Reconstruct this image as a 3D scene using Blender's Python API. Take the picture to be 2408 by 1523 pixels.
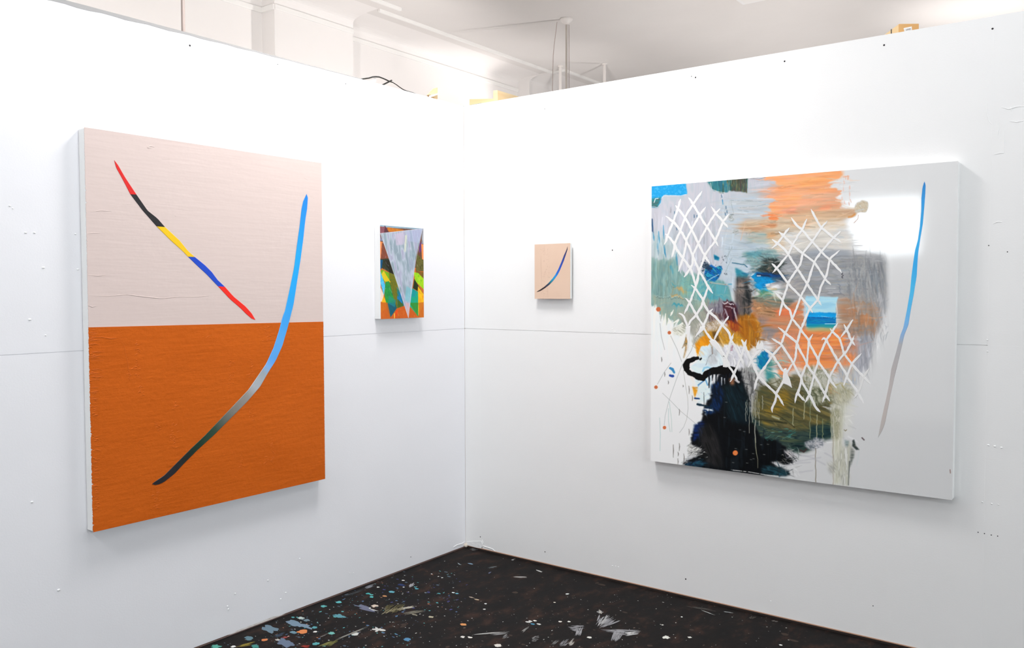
import bpy, bmesh, math, random
import numpy as np
from mathutils import Matrix, Vector

for o in list(bpy.data.objects):
    bpy.data.objects.remove(o)
SC = bpy.context.scene
COL = SC.collection
random.seed(7)

# ------------------------------------------------------------------ camera
CAM = np.array([3.03838, -3.63140, 1.43316])
YAW, PITCH, ROLL, FPX = 0.641380, -0.039610, -0.002430, 2011.84
_f = np.array([-math.sin(YAW)*math.cos(PITCH), math.cos(YAW)*math.cos(PITCH), math.sin(PITCH)])
_r = np.array([math.cos(YAW), math.sin(YAW), 0.0])
_u = np.cross(_r, _f)
RGT = math.cos(ROLL)*_r + math.sin(ROLL)*_u
UPV = -math.sin(ROLL)*_r + math.cos(ROLL)*_u
FWD = _f
cam_d = bpy.data.cameras.new('camera'); cam = bpy.data.objects.new('camera', cam_d); COL.objects.link(cam)
cam_d.sensor_fit = 'HORIZONTAL'; cam_d.sensor_width = 36.0; cam_d.lens = FPX/2408*36.0
cam_d.clip_start = 0.05; cam_d.clip_end = 100
cam.matrix_world = Matrix(((RGT[0], UPV[0], -FWD[0], CAM[0]), (RGT[1], UPV[1], -FWD[1], CAM[1]),
                           (RGT[2], UPV[2], -FWD[2], CAM[2]), (0, 0, 0, 1)))
SC.camera = cam
SC.view_settings.view_transform = 'Standard'; SC.view_settings.look = 'None'
SC.view_settings.gamma = 1.0; SC.view_settings.use_curve_mapping = False
SC.view_settings.exposure = 0.22

# ------------------------------------------------------------------ light levels (tuned here)
SKY_STRENGTH = 8.0         # daylight outside the windows
KEY_A, KEY_B, FILL_C, FILL_D = 31.5, 11.5, 9.0, 38.0   # panel lamps: over the corner, beside the left partition, added fill beside the right partition, added fill nearer the viewer
HOT_W = 50.0              # torch lamp behind the right partition
UP_W = 96.0               # added torch lamps that brighten the ceiling
SPOT_W = 36.0              # clamp lamp behind the corner
WASH_W = 74.0             # added clamp lamps that brighten the outer wall
world = bpy.data.worlds.new('sky'); SC.world = world; world.use_nodes = True
world.node_tree.nodes['Background'].inputs[0].default_value = (0.92, 0.96, 1.0, 1)
world.node_tree.nodes['Background'].inputs[1].default_value = SKY_STRENGTH

# ------------------------------------------------------------------ geometry helpers
def ray(px, py):
    return (px-1204)*RGT - (py-761.5)*UPV + FPX*FWD
def hit(px, py, ax, v):
    """point seen at a photo pixel, on the plane coordinate[ax] = v"""
    d = ray(px, py); t = (v-CAM[ax])/d[ax]
    return CAM + t*d
def proj(P):
    q = P-CAM
    w = q@FWD
    return 1204+FPX*(q@RGT)/w, 761.5-FPX*(q@UPV)/w

def s2l(c):
    c = np.asarray(c, float)
    return np.where(c <= 0.04045, c/12.92, ((c+0.055)/1.055)**2.4)
def l2s(c):
    c = np.clip(np.asarray(c, float), 0, None)
    return np.where(c <= 0.0031308, c*12.92, 1.055*np.power(c, 1/2.4)-0.055)
def hx(h):
    return np.array([int(h[i:i+2], 16) for i in (0, 2, 4)])/255.0

def mesh_obj(name, verts, faces, mat, parent=None, smooth=False, kind=None):
    me = bpy.data.meshes.new(name)
    me.from_pydata([tuple(map(float, v)) for v in verts], [], faces)
    me.update()
    if smooth:
        me.polygons.foreach_set('use_smooth', [True]*len(me.polygons))
    o = bpy.data.objects.new(name, me); COL.objects.link(o)
    if mat: me.materials.append(mat)
    if parent: o.parent = parent
    if kind: o['kind'] = kind
    return o
def bm_obj(name, bm, mat, parent=None, smooth=False):
    me = bpy.data.meshes.new(name); bm.normal_update(); bm.to_mesh(me); bm.free()
    if smooth: me.polygons.foreach_set('use_smooth', [True]*len(me.polygons))
    o = bpy.data.objects.new(name, me); COL.objects.link(o)
    if mat: me.materials.append(mat)
    if parent: o.parent = parent
    return o
def box(name, a, b, mat, parent=None, bevel=0.0, seg=2):
    bm = bmesh.new(); bmesh.ops.create_cube(bm, size=1)
    for v in bm.verts:
        v.co = Vector([(a[i]+b[i])/2+v.co[i]*(b[i]-a[i]) for i in range(3)])
    if bevel: bmesh.ops.bevel(bm, geom=bm.edges[:], offset=bevel, segments=seg, affect='EDGES', profile=0.5)
    return bm_obj(name, bm, mat, parent)
def tube(name, pts, r, mat, parent=None, n=10, caps=True):
    pts = [np.array(p, float) for p in pts]
    rr = r if hasattr(r, '__len__') else [r]*len(pts)
    V, F = [], []
    ref = np.array([0.13, 0.29, 0.95])
    for i, p in enumerate(pts):
        d = pts[min(i+1, len(pts)-1)]-pts[max(i-1, 0)]; d /= np.linalg.norm(d)
        a = np.cross(d, ref)
        if np.linalg.norm(a) < 1e-3: a = np.cross(d, [1, 0, 0])
        a /= np.linalg.norm(a); b = np.cross(d, a)
        for k in range(n):
            t = 2*math.pi*k/n
            V.append(p+rr[i]*(math.cos(t)*a+math.sin(t)*b))
    for i in range(len(pts)-1):
        for k in range(n):
            F.append((i*n+k, i*n+(k+1) % n, (i+1)*n+(k+1) % n, (i+1)*n+k))
    if caps:
        F.append(tuple(range(n-1, -1, -1))); F.append(tuple((len(pts)-1)*n+k for k in range(n)))
    return mesh_obj(name, V, F, mat, parent, smooth=False)
def lathe(name, prof, c, mat, parent=None, n=32):
    V, F = [], []
    for (r, z) in prof:
        for k in range(n):
            t = 2*math.pi*k/n; V.append((c[0]+r*math.cos(t), c[1]+r*math.sin(t), c[2]+z))
    for i in range(len(prof)-1):
        for k in range(n):
            F.append((i*n+k, i*n+(k+1) % n, (i+1)*n+(k+1) % n, (i+1)*n+k))
    return mesh_obj(name, V, F, mat, parent, smooth=True)
def empty(name, loc, label=None, cat=None, kind=None, group=None):
    o = bpy.data.objects.new(name, None); COL.objects.link(o); o.location = loc
    o.empty_display_size = 0.1
    tag(o, label, cat, kind, group); bpy.context.view_layer.update()
    return o
def tag(o, label=None, cat=None, kind=None, group=None):
    if label: o['label'] = label
    if cat: o['category'] = cat
    if kind: o['kind'] = kind
    if group: o['group'] = group
    return o
def keep(o, parent):
    """parent while keeping the world-space vertices"""
    o.parent = parent
    o.matrix_parent_inverse = Matrix.Translation(-parent.location)
    return o

# ------------------------------------------------------------------ materials
def mat(name, col, rough=0.6, spec=0.5, metal=0.0, noise=None, bump=None, emit=None, coat=0.0):
    """noise = (scale, other colour, lo, hi); bump = list of (scale, distance, detail)"""
    m = bpy.data.materials.new(name); m.use_nodes = True
    nt = m.node_tree; b = nt.nodes['Principled BSDF']
    b.inputs['Base Color'].default_value = (*col, 1); b.inputs['Roughness'].default_value = rough
    b.inputs['Specular IOR Level'].default_value = spec; b.inputs['Metallic'].default_value = metal
    b.inputs['Coat Weight'].default_value = coat
    tc = nt.nodes.new('ShaderNodeTexCoord')
    if noise:
        sc, c2, lo, hi = noise
        n = nt.nodes.new('ShaderNodeTexNoise'); n.inputs['Detail'].default_value = 6
        if hasattr(sc, '__len__'):
            mp = nt.nodes.new('ShaderNodeMapping'); mp.inputs['Scale'].default_value = sc
            nt.links.new(tc.outputs['Object'], mp.inputs[0]); nt.links.new(mp.outputs[0], n.inputs[0]); n.inputs['Scale'].default_value = 1
        else:
            nt.links.new(tc.outputs['Object'], n.inputs[0]); n.inputs['Scale'].default_value = sc
        r = nt.nodes.new('ShaderNodeValToRGB'); r.color_ramp.elements[0].position = lo; r.color_ramp.elements[1].position = hi
        r.color_ramp.elements[0].color = (*col, 1); r.color_ramp.elements[1].color = (*c2, 1)
        nt.links.new(n.outputs[0], r.inputs[0]); nt.links.new(r.outputs[0], b.inputs['Base Color'])
    last = None
    for (sc, dist, det) in (bump or []):
        n = nt.nodes.new('ShaderNodeTexNoise'); n.inputs['Detail'].default_value = det
        if hasattr(sc, '__len__'):
            mp = nt.nodes.new('ShaderNodeMapping'); mp.inputs['Scale'].default_value = sc
            nt.links.new(tc.outputs['Object'], mp.inputs[0]); nt.links.new(mp.outputs[0], n.inputs[0]); n.inputs['Scale'].default_value = 1
        else:
            nt.links.new(tc.outputs['Object'], n.inputs[0]); n.inputs['Scale'].default_value = sc
        bp = nt.nodes.new('ShaderNodeBump'); bp.inputs['Strength'].default_value = 1.0; bp.inputs['Distance'].default_value = dist
        nt.links.new(n.outputs[0], bp.inputs['Height'])
        if last: nt.links.new(last.outputs[0], bp.inputs['Normal'])
        last = bp
    if last: nt.links.new(last.outputs[0], b.inputs['Normal'])
    if emit:
        b.inputs['Emission Color'].default_value = (*emit[0], 1); b.inputs['Emission Strength'].default_value = emit[1]
    return m
def attr_mat(name, rough=0.35, rough_attr=None, bump=None, spec=0.5):
    m = mat(name, (1, 1, 1), rough, spec, bump=bump)
    nt = m.node_tree; b = nt.nodes['Principled BSDF']
    a = nt.nodes.new('ShaderNodeAttribute'); a.attribute_name = 'paint'
    nt.links.new(a.outputs['Color'], b.inputs['Base Color'])
    if rough_attr:
        r = nt.nodes.new('ShaderNodeAttribute'); r.attribute_name = rough_attr
        nt.links.new(r.outputs['Fac'], b.inputs['Roughness'])
        mr = nt.nodes.new('ShaderNodeMapRange')          # varnish is thick on the smooth ground, thin on the brushed paint
        mr.inputs[1].default_value = 0.065; mr.inputs[2].default_value = 0.25; mr.inputs[3].default_value = spec; mr.inputs[4].default_value = 0.14
        nt.links.new(r.outputs['Fac'], mr.inputs[0]); nt.links.new(mr.outputs[0], b.inputs['Specular IOR Level'])
    return m

M = {}
M['wall'] = mat('white_paint_bluish_light', (0.862, 0.855, 0.885), 0.55, 0.35, bump=[(3.0, 0.003, 2), (160, 0.0002, 2)])  # same white paint as wallR; bluish light put into the colour
M['wallR'] = mat('white_partition_paint', (0.865, 0.862, 0.86), 0.55, 0.35, bump=[(3.0, 0.003, 2), (160, 0.0002, 2)])
M['plaster'] = mat('old_plaster', (0.865, 0.84, 0.825), 0.7, 0.3, bump=[(2.0, 0.004, 3)])
M['ceiling'] = mat('ceiling_plaster', (0.79, 0.765, 0.745), 0.6, 0.2, noise=(1.1, (0.755, 0.73, 0.71), 0.35, 0.7), bump=[(1.6, 0.01, 3)])
M['trim'] = mat('white_gloss_trim', (0.88, 0.87, 0.85), 0.4)
M['shadow_gap'] = mat('dark_gap', (0.02, 0.012, 0.01), 0.9)
M['raw_edge'] = mat('raw_board_edge', (0.52, 0.3, 0.2), 0.8)
M['stud'] = mat('pine_stud', (0.62, 0.42, 0.22), 0.7, noise=((2, 2, 30), (0.5, 0.31, 0.15), 0.4, 0.65))
M['canvas'] = mat('primed_canvas', (0.87, 0.87, 0.86), 0.7, 0.3, bump=[(900, 0.0002, 0)])
M['filler'] = mat('white_filler', (0.9, 0.9, 0.9), 0.5, bump=[(60, 0.002, 3)])
M['screw'] = mat('dark_screw', (0.03, 0.025, 0.03), 0.5, 0.5, 0.6)
M['hole'] = mat('nail_hole', (0.05, 0.05, 0.055), 0.9)
M['steel'] = mat('painted_pipe', (0.86, 0.82, 0.79), 0.4)
M['conduit'] = mat('pinkish_conduit', (0.52, 0.43, 0.40), 0.4)
M['rod'] = mat('brushed_rod', (0.6, 0.55, 0.5), 0.35, 0.5, 0.4)
M['black'] = mat('black_rubber', (0.02, 0.022, 0.022), 0.5)
M['cardboard'] = mat('orange_cardboard', (0.80, 0.47, 0.19), 0.75, noise=(8, (0.74, 0.42, 0.16), 0.4, 0.6))
M['cardboard_lit'] = mat('cardboard_lit_tone', (0.86, 0.66, 0.38), 0.75)  # same cardboard as the body; light on the left face put into the colour
M['paper'] = mat('white_sticker', (0.9, 0.9, 0.9), 0.6)
M['ink'] = mat('grey_ink', (0.25, 0.26, 0.3), 0.6)
M['pine'] = mat('pale_pine', (0.9, 0.72, 0.45), 0.7, noise=((3, 3, 40), (0.86, 0.64, 0.36), 0.4, 0.65))
M['fixture'] = mat('white_metal', (0.88, 0.88, 0.88), 0.4)
M['glass'] = None
def lamp_mat(name, col, strength):
    return mat(name, (0.9, 0.9, 0.9), 0.5, emit=(col, strength))

# ------------------------------------------------------------------ room shell
HC = 3.60                                   # ceiling height
WH, TK = 2.44, 0.10                         # partition height and thickness
XL, XR, YB, YR = -2.207, 7.2, 7.4, -6.5     # recess wall, far right wall, back wall, rear wall
LEN_L, LEN_R = 3.75, 3.95                   # partition lengths

# floor: dark paint-spattered boards
def floor_material():
    m = mat('dark_studio_floor', (0.02, 0.017, 0.016), 0.6, 0.12)
    nt = m.node_tree; b = nt.nodes['Principled BSDF']; tc = nt.nodes['Texture Coordinate']
    mp = nt.nodes.new('ShaderNodeMapping'); mp.inputs['Rotation'].default_value = (0, 0, 0.12); mp.inputs['Scale'].default_value = (8, 4.2, 1)
    n = nt.nodes.new('ShaderNodeTexNoise'); n.inputs['Scale'].default_value = 1.5; n.inputs['Detail'].default_value = 9; n.inputs['Roughness'].default_value = 0.72
    nt.links.new(tc.outputs['Object'], mp.inputs[0]); nt.links.new(mp.outputs[0], n.inputs[0])
    r = nt.nodes.new('ShaderNodeValToRGB'); e = r.color_ramp.elements
    e[0].position = 0.40; e[0].color = (0.004, 0.0035, 0.0036, 1); e[1].position = 0.70; e[1].color = (0.045, 0.022, 0.015, 1)
    e2 = e.new(0.53); e2.color = (0.009, 0.0065, 0.006, 1)
    nt.links.new(n.outputs[0], r.inputs[0])
    n2 = nt.nodes.new('ShaderNodeTexNoise'); n2.inputs['Scale'].default_value = 38; n2.inputs['Detail'].default_value = 5
    nt.links.new(tc.outputs['Object'], n2.inputs[0])
    r2 = nt.nodes.new('ShaderNodeValToRGB'); r2.color_ramp.elements[0].position = 0.63; r2.color_ramp.elements[1].position = 0.78
    r2.color_ramp.elements[0].color = (0, 0, 0, 1); r2.color_ramp.elements[1].color = (0.35, 0.35, 0.35, 1)
    nt.links.new(n2.outputs[0], r2.inputs[0])
    mx = nt.nodes.new('ShaderNodeMix'); mx.data_type = 'RGBA'
    nt.links.new(r2.outputs[0], mx.inputs[0]); nt.links.new(r.outputs[0], mx.inputs[6]); mx.inputs[7].default_value = (0.06, 0.05, 0.038, 1)
    nt.links.new(mx.outputs[2], b.inputs['Base Color'])
    rr = nt.nodes.new('ShaderNodeMapRange'); rr.inputs[3].default_value = 0.55; rr.inputs[4].default_value = 0.8
    nt.links.new(n.outputs[0], rr.inputs[0]); nt.links.new(rr.outputs[0], b.inputs['Roughness'])
    bp = nt.nodes.new('ShaderNodeBump'); bp.inputs['Distance'].default_value = 0.002; bp.inputs['Strength'].default_value = 0.6
    nt.links.new(n.outputs[0], bp.inputs['Height']); nt.links.new(bp.outputs[0], b.inputs['Normal'])
    return m
M['floor'] = floor_material()
floor = box('floor', (XL-0.2, YR-0.2, -0.15), (XR+0.2, YB+0.2, 0.0), M['floor'])
tag(floor, 'dark brown studio floor spattered with paint', None, 'structure')
ceil = box('ceiling', (XL-0.2, YR-0.2, HC), (XR+0.2, YB+0.2, HC+0.15), M['ceiling'])
tag(ceil, 'pale grey plaster ceiling above the partitions', None, 'structure')
tag(box('wall_back', (XL-0.2, YB, 0), (XR+0.2, YB+0.2, HC), M['plaster']), 'plain plaster wall at the far end of the studio', None, 'structure')

def wall_with_windows(name, ax, v, lo, hi, wins, thick, label):
    """wall on plane coordinate[ax]=v; wins = list of (a0, a1, z0, z1) openings along the other axis"""
    V, F = [], []
    def quad(a0, a1, z0, z1):
        if a1-a0 < 1e-4 or z1-z0 < 1e-4: return
        k = len(V)
        for dv in (0, thick):
            for (a, z) in ((a0, z0), (a1, z0), (a1, z1), (a0, z1)):
                V.append((v+dv, a, z) if ax == 0 else (a, v+dv, z))
        F.extend([(k, k+1, k+2, k+3), (k+7, k+6, k+5, k+4), (k, k+4, k+5, k+1), (k+1, k+5, k+6, k+2), (k+2, k+6, k+7, k+3), (k+3, k+7, k+4, k)])
    a = lo
    for (a0, a1, z0, z1) in sorted(wins):
        quad(a, a0, 0, HC); quad(a0, a1, 0, z0); quad(a0, a1, z1, HC); a = a1
    quad(a, hi, 0, HC)
    return tag(mesh_obj(name, V, F, M['plaster']), label, None, 'structure')
REAR_WINS = [(0.22, 1.06, 1.77, 2.49)]
RIGHT_WINS = [(-5.2, -3.6, 0.95, 3.0), (-2.6, -1.0, 0.95, 3.0)]
wall_with_windows('wall_rear', 1, YR, XL-0.2, XR+0.2, REAR_WINS, -0.2, 'plaster wall behind the viewer with a high window')
wall_with_windows('wall_outer_right', 0, XR, YR, YB, RIGHT_WINS, 0.2, 'plaster wall far to the right with two tall windows')
gm = bpy.data.materials.new('window_glass'); gm.use_nodes = True
gnt = gm.node_tree; gnt.nodes.remove(gnt.nodes['Principled BSDF'])
tb = gnt.nodes.new('ShaderNodeBsdfTransparent'); tb.inputs[0].default_value = (0.95, 0.97, 0.97, 1)
gb = gnt.nodes.new('ShaderNodeBsdfGlossy'); gb.inputs['Roughness'].default_value = 0.02
ms = gnt.nodes.new('ShaderNodeMixShader'); ms.inputs[0].default_value = 0.05
gnt.links.new(tb.outputs[0], ms.inputs[1]); gnt.links.new(gb.outputs[0], ms.inputs[2])
gnt.links.new(ms.outputs[0], gnt.nodes['Material Output'].inputs[0])
M['glass'] = gm
wn = 0
for ax, v, wins, sgn in ((1, YR, REAR_WINS, -1), (0, XR, RIGHT_WINS, 1)):
    for (a0, a1, z0, z1) in wins:
        wn += 1
        P = lambda a, d, z: (v+sgn*d, a, z) if ax == 0 else (a, v+sgn*d, z)
        def B(nm, a_, b_, z_, zz_, d0, d1, m, par):
            p, q = P(a_, d0, z_), P(b_, d1, zz_)
            o = box(nm, [min(p[i], q[i]) for i in range(3)], [max(p[i], q[i]) for i in range(3)], m)
            return keep(o, par)
        w = empty('window_%d' % wn, P((a0+a1)/2, 0.1, z0), 'daylit window with a white wooden frame', None, 'structure')
        for (a_, b_, z_, zz_) in ((a0, a0+.04, z0, z1), (a1-.04, a1, z0, z1), (a0, a1, z0, z0+.04), (a0, a1, z1-.04, z1)):
            B('window_frame', a_, b_, z_, zz_, 0.06, 0.12, M['trim'], w)
        B('pane', a0+.04, a1-.04, z0+.04, z1-.04, 0.085, 0.09, M['glass'], w)
        pl = bpy.data.lights.new('window_portal', 'AREA'); pl.shape = 'RECTANGLE'; pl.size = a1-a0; pl.size_y = z1-z0
        pl.cycles.is_portal = True
        po = bpy.data.objects.new('window_portal', pl); COL.objects.link(po)
        po.location = P((a0+a1)/2, 0.14, (z0+z1)/2)
        po.rotation_euler = (math.radians(90), 0, 0) if ax == 1 else (math.radians(90), 0, math.radians(90))
        keep(po, w)

# outer left wall: recess, pier, second pier, all with a coved top and a picture rail
def cove_profile(x0):
    """(x, z) profile in front of a wall face at x0: vertical face, cove, ceiling edge"""
    prof = [(x0, 0.0), (x0, 3.50)]
    for k in range(1, 13):
        t = k/12*math.pi/2
        prof.append((x0+0.42*(1-math.cos(t))**1.4, 3.50+0.102*math.sin(t)**0.6))
    return prof
def extrude_profile(name, prof, y0, y1, depth_x, m, label):
    V, F = [], []
    pts = prof+[(prof[-1][0], HC+0.02), (depth_x, HC+0.02), (depth_x, 0)]
    n = len(pts)
    for y in (y0, y1):
        for (x, z) in pts: V.append((x, y, z))
    for i in range(n):
        j = (i+1) % n
        F.append((i, j, n+j, n+i))
    F.append(tuple(range(n-1, -1, -1))); F.append(tuple(range(n, 2*n)))
    return tag(mesh_obj(name, V, F, m), label, None, 'structure')
XP = -2.061
PY0, PY1 = 0.35, 1.107                       # the pier left of the corner
P2Y0 = 3.50                                  # the next pier, beyond
extrude_profile('wall_outer_left', cove_profile(XL), YR, YB, XL-0.3, M['plaster'], 'old plaster outer wall with coved top behind the left partition')
extrude_profile('wall_pier', cove_profile(XP), PY0, PY1, XL-0.1, M['plaster'], 'projecting plaster pier with coved top behind the left partition')
extrude_profile('wall_pier_far', cove_profile(XP), P2Y0, P2Y0+0.9, XL-0.1, M['plaster'], 'second plaster pier farther along the outer wall')
tn = 0
def trim_bar(a, b, label, bev=0.004):
    global tn
    tn += 1
    return tag(box('trim_%d' % tn, a, b, M['trim'], bevel=bev), label, None, 'structure')
# ceiling beads
trim_bar((XL+.415, PY1+.01, HC-.022), (XL+.44, P2Y0, HC+.004), 'white ceiling bead along the coved recess')
trim_bar((XP+.415, PY0-1.2, HC-.022), (XP+.44, PY1+.1, HC+.004), 'short white ceiling bead above the pier')
trim_bar((XL+.415, P2Y0-.012, HC-.022), (XP+.44, P2Y0+.012, HC+.004), 'short return of the ceiling bead at the second pier')
trim_bar((XP+.415, P2Y0, HC-.022), (XP+.44, P2Y0+0.95, HC+.004), 'white ceiling bead above the second pier')
# picture rails
for (x, y0, y1, lab) in ((XL, PY1, P2Y0, 'narrow picture rail in the recess right of the pier'), (XL, YR, PY0, 'narrow picture rail left of the pier'), (XP, PY0, PY1, 'narrow picture rail on the pier')):
    trim_bar((x-.01, y0, 3.455), (x+.012, y1, 3.495), lab, 0.005)
trim_bar((XL, PY0-.012, 3.455), (XP, PY0+.005, 3.495), 'picture rail return on the side of the pier', 0.003)

# ------------------------------------------------------------------ partitions
JO = 0.0012                                 # half width of the open panel joint
PT = 0.012                                  # board thickness
wl = empty('wall_left', (-TK/2, -LEN_L/2, 0), 'white painted partition board wall on the left', None, 'structure')
wr = empty('wall_right', (LEN_R/2, TK/2, 0), 'white painted partition board wall on the right', None, 'structure')
def panelL(y0, y1, z0, z1):
    keep(box('panel', (-PT, y0, z0+JO), (0, y1-.0006, z1-JO), M['wall']), wl)
def panelR(x0, x1, z0, z1, j=JO):
    keep(box('panel', (x0+.00005, 0, z0+j), (x1-.00005, PT, z1-j), M['wallR']), wr)
SEAM = 1.222
for (y0, y1) in ((-2.44, 0), (-LEN_L, -2.44)):
    panelL(y0, y1, 0.006, SEAM); panelL(y0, y1, SEAM, WH)
for (x0, x1, j) in ((0.0006, 0.112, JO), (0.112, 2.551, JO), (2.551, LEN_R, .00005)):
    panelR(x0, x1, 0.009, SEAM, j); panelR(x0, x1, SEAM, WH, j)
keep(box('joint_filler', (-PT+.001, -LEN_L, SEAM-.004), (-.0032, -.001, SEAM+.004), M['wall']), wl)
keep(box('joint_filler', (.002, .0032, SEAM-.004), (2.55, PT-.001, SEAM+.004), M['wallR']), wr)
keep(box('stud_frame', (-TK, -LEN_L, 0), (-PT-.0002, 0.0, WH-.004), M['stud']), wl)
keep(box('stud_frame', (-TK, PT+.0002, 0), (LEN_R, TK, WH-.004), M['stud']), wr)
keep(box('raw_edge', (0.0, -0.0015, 0.0095), (LEN_R, 0.001, 0.0135), M['raw_edge']), wr)
keep(box('floor_gap', (0.0, -0.0012, 0.0003), (LEN_R, 0.006, 0.0085), M['shadow_gap']), wr)
keep(box('raw_edge', (-0.001, -LEN_L, 0.0004), (0.0012, 0, 0.0045), mat('stained_board_edge', (0.16, 0.10, 0.09), 0.8)), wl)
# grey strip with a torn lower edge along the top of the left wall
V, F = [], []
N = 40
for i in range(N+1):
    y = -0.75-1.75*i/N
    h = 0.002+0.017*(i/N)**1.3+0.003*math.sin(i*1.7)*(i/N)
    V += [(0.0006, y, WH+.001), (0.0006, y, WH-h)]
    if i: F.append((2*i-2, 2*i, 2*i+1, 2*i-1))
M['top_strip'] = mat('grey_top_edge', (0.36, 0.35, 0.35), 0.8)
keep(mesh_obj('torn_edge', V, F, M['top_strip']), wl)

# screws, nail holes, filler bumps
def disc(name, p, ax, r, h, m, parent, n=10, ell=1.0):
    """small domed disc on a wall face"""
    V, F = [], []
    for ring, (rr, hh) in enumerate(((1.0, 0.0), (0.8, 0.7), (0.35, 1.0))):
        for k in range(n):
            t = 2*math.pi*k/n
            a, z = rr*r*math.cos(t), rr*r*ell*math.sin(t)
            V.append((p[0]+hh*h, p[1]+a, p[2]+z) if ax == 0 else (p[0]+a, p[1]-hh*h, p[2]+z))
    for ring in range(2):
        for k in range(n):
            a, b = ring*n+k, ring*n+(k+1) % n
            F.append((a, b, b+n, a+n) if ax == 0 else (a, b, b+n, a+n))
    F.append(tuple(2*n+k for k in range(n)))
    return keep(mesh_obj(name, V, F, m, smooth=True), parent)
for (px, py, r) in ((2334, 67.5, .0038), (2079, 106, .0038), (1845, 144, .0038), (1635.5, 182, .0036), (1626, 179.5, .0022), (1281, 256, .0022),
                    (1129.5, 1261.8, .0032), (1612.5, 1361, .0035), (1281.5, 1297, .003), (1133, 1287, .004), (1440, 588, .003)):
    disc('screw', hit(px, py, 1, 0), 1, r, 0.0012, M['screw'], wr)
for (px, py, r) in ((446.5, 107, .0042), (653, 151.5, .0022), (813, 197, .0025), (966, 1309, .0025)):
    disc('screw', hit(px, py, 0, 0), 0, r, 0.0012, M['screw'], wl)
for (px, py) in ((2300, 1251), (2315, 1254), (2331, 1257.5), (2346, 1260), (2325, 577), (2369, 592), (2053, 1424)):
    disc('nail_hole', hit(px, py, 1, 0), 1, .0022, 0.0004, M['hole'], wr)
for (px, py, r) in ((23, 484, .004), (30, 490, .003), (60, 547, .0045), (81, 547, .0045), (102, 629, .005), (70, 751, .0055), (107, 788, .003), (177, 550, .004), (183, 633, .005),
                    (630, 1364, .004), (705, 1313, .004), (535, 1425, .004), (537, 1432, .004), (660, 1408, .004), (822, 1347, .003), (831, 1347, .003), (138, 1387, .006), (75, 1180, .005), (553, 1395, .004), (672, 1393, .004)):
    disc('filler_bump', hit(px, py, 0, 0), 0, r, 0.0022, M['filler'], wl, ell=0.7)
for (px, py, r) in ((2322, 799, .003), (2322, 826, .003), (2324, 1046, .004), (2339, 1049, .004), (2355, 1052, .004), (1812.5, 1413, .003), (1440, 1330, .004), (1448, 1331, .003), (1454, 1332.5, .003),
                    (1446, 780, .003), (1440, 773, .003), (2310, 1180, .003), (2332, 1184, .003), (2348, 1186, .003), (1883, 1176, .003)):
    disc('filler_bump', hit(px, py, 1, 0), 1, r, 0.002, M['filler'], wr, ell=0.8)
# ridge marks of peeled tape on the right, and the filler at the foot of the corner
def ridge(px_pts, r, parent, ax, m=None, nm='filler_ridge'):
    pts = [hit(x, y, ax, 0.0) for x, y in px_pts]
    rr = [r*(0.3+0.7*math.sin(math.pi*(i+.5)/len(pts))) for i in range(len(pts))]
    return keep(tube(nm, pts, rr, m or M['filler'], n=6), parent)
for pts in ([(2322, 236), (2320, 262), (2325, 284), (2332, 292)], [(2355, 252), (2372, 257), (2390, 251), (2408, 250)], [(2360, 305), (2361, 335), (2362, 358)], [(2338, 363), (2352, 360), (2361, 360)],
            [(2374, 285), (2392, 287), (2406, 284)], [(2346, 285), (2348, 303), (2346, 318)], [(2335, 526), (2346, 521), (2356, 522)], [(2376, 252), (2379, 262)]):
    ridge(pts, 0.0016, wr, 1)
ridge([(1066, 1286), (1074, 1281), (1086, 1278), (1092, 1273)], 0.003, wl, 0)
ridge([(1134, 1283), (1142, 1285), (1150, 1288), (1158, 1290), (1164, 1296)], 0.003, wr, 1)
ridge([(1134, 1268), (1136, 1276), (1133, 1284)], 0.002, wr, 1)
pp = [hit(x, y, 1, -0.0025) for x, y in ((1098, 1273), (1115, 1272), (1132, 1271.5), (1134, 1279), (1132, 1289), (1120, 1287), (1098, 1281))]
V = [tuple(p) for p in pp]+[(p[0], 0.0, p[2]) for p in pp]; n = len(pp)
keep(mesh_obj('filler_patch', V, [tuple(range(n))]+[(i, (i+1) % n, n+(i+1) % n, n+i) for i in range(n)], M['filler']), wr)
M['dirty_filler'] = mat('dirty_filler', (0.66, 0.58, 0.5), 0.8, bump=[(80, 0.003, 3)])
bm = bmesh.new(); bmesh.ops.create_icosphere(bm, subdivisions=2, radius=1)
for v in bm.verts:
    k = 1+0.25*math.sin(v.co.x*7)*math.cos(v.co.y*6+v.co.z*5)
    v.co = Vector((0.006+v.co.x*0.012*k, -0.006+v.co.y*0.012*k, 0.012+v.co.z*0.012*k))
keep(bm_obj('filler_lump', bm, M['dirty_filler'], smooth=True), wr)
# dirty bare patch at the foot of the left wall
pp = [hit(x, y, 0, 0.0008) for x, y in ((530, 1497), (560, 1481), (600, 1466), (640, 1450), (690, 1439), (704, 1434), (660, 1449), (600, 1472), (545, 1492))]
M['scuffed'] = mat('scuffed_board', (0.62, 0.57, 0.53), 0.8, noise=(40, (0.75, 0.72, 0.7), 0.4, 0.6))
keep(mesh_obj('scuffed_edge', pp, [tuple(range(len(pp)))], M['scuffed']), wl)
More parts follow.
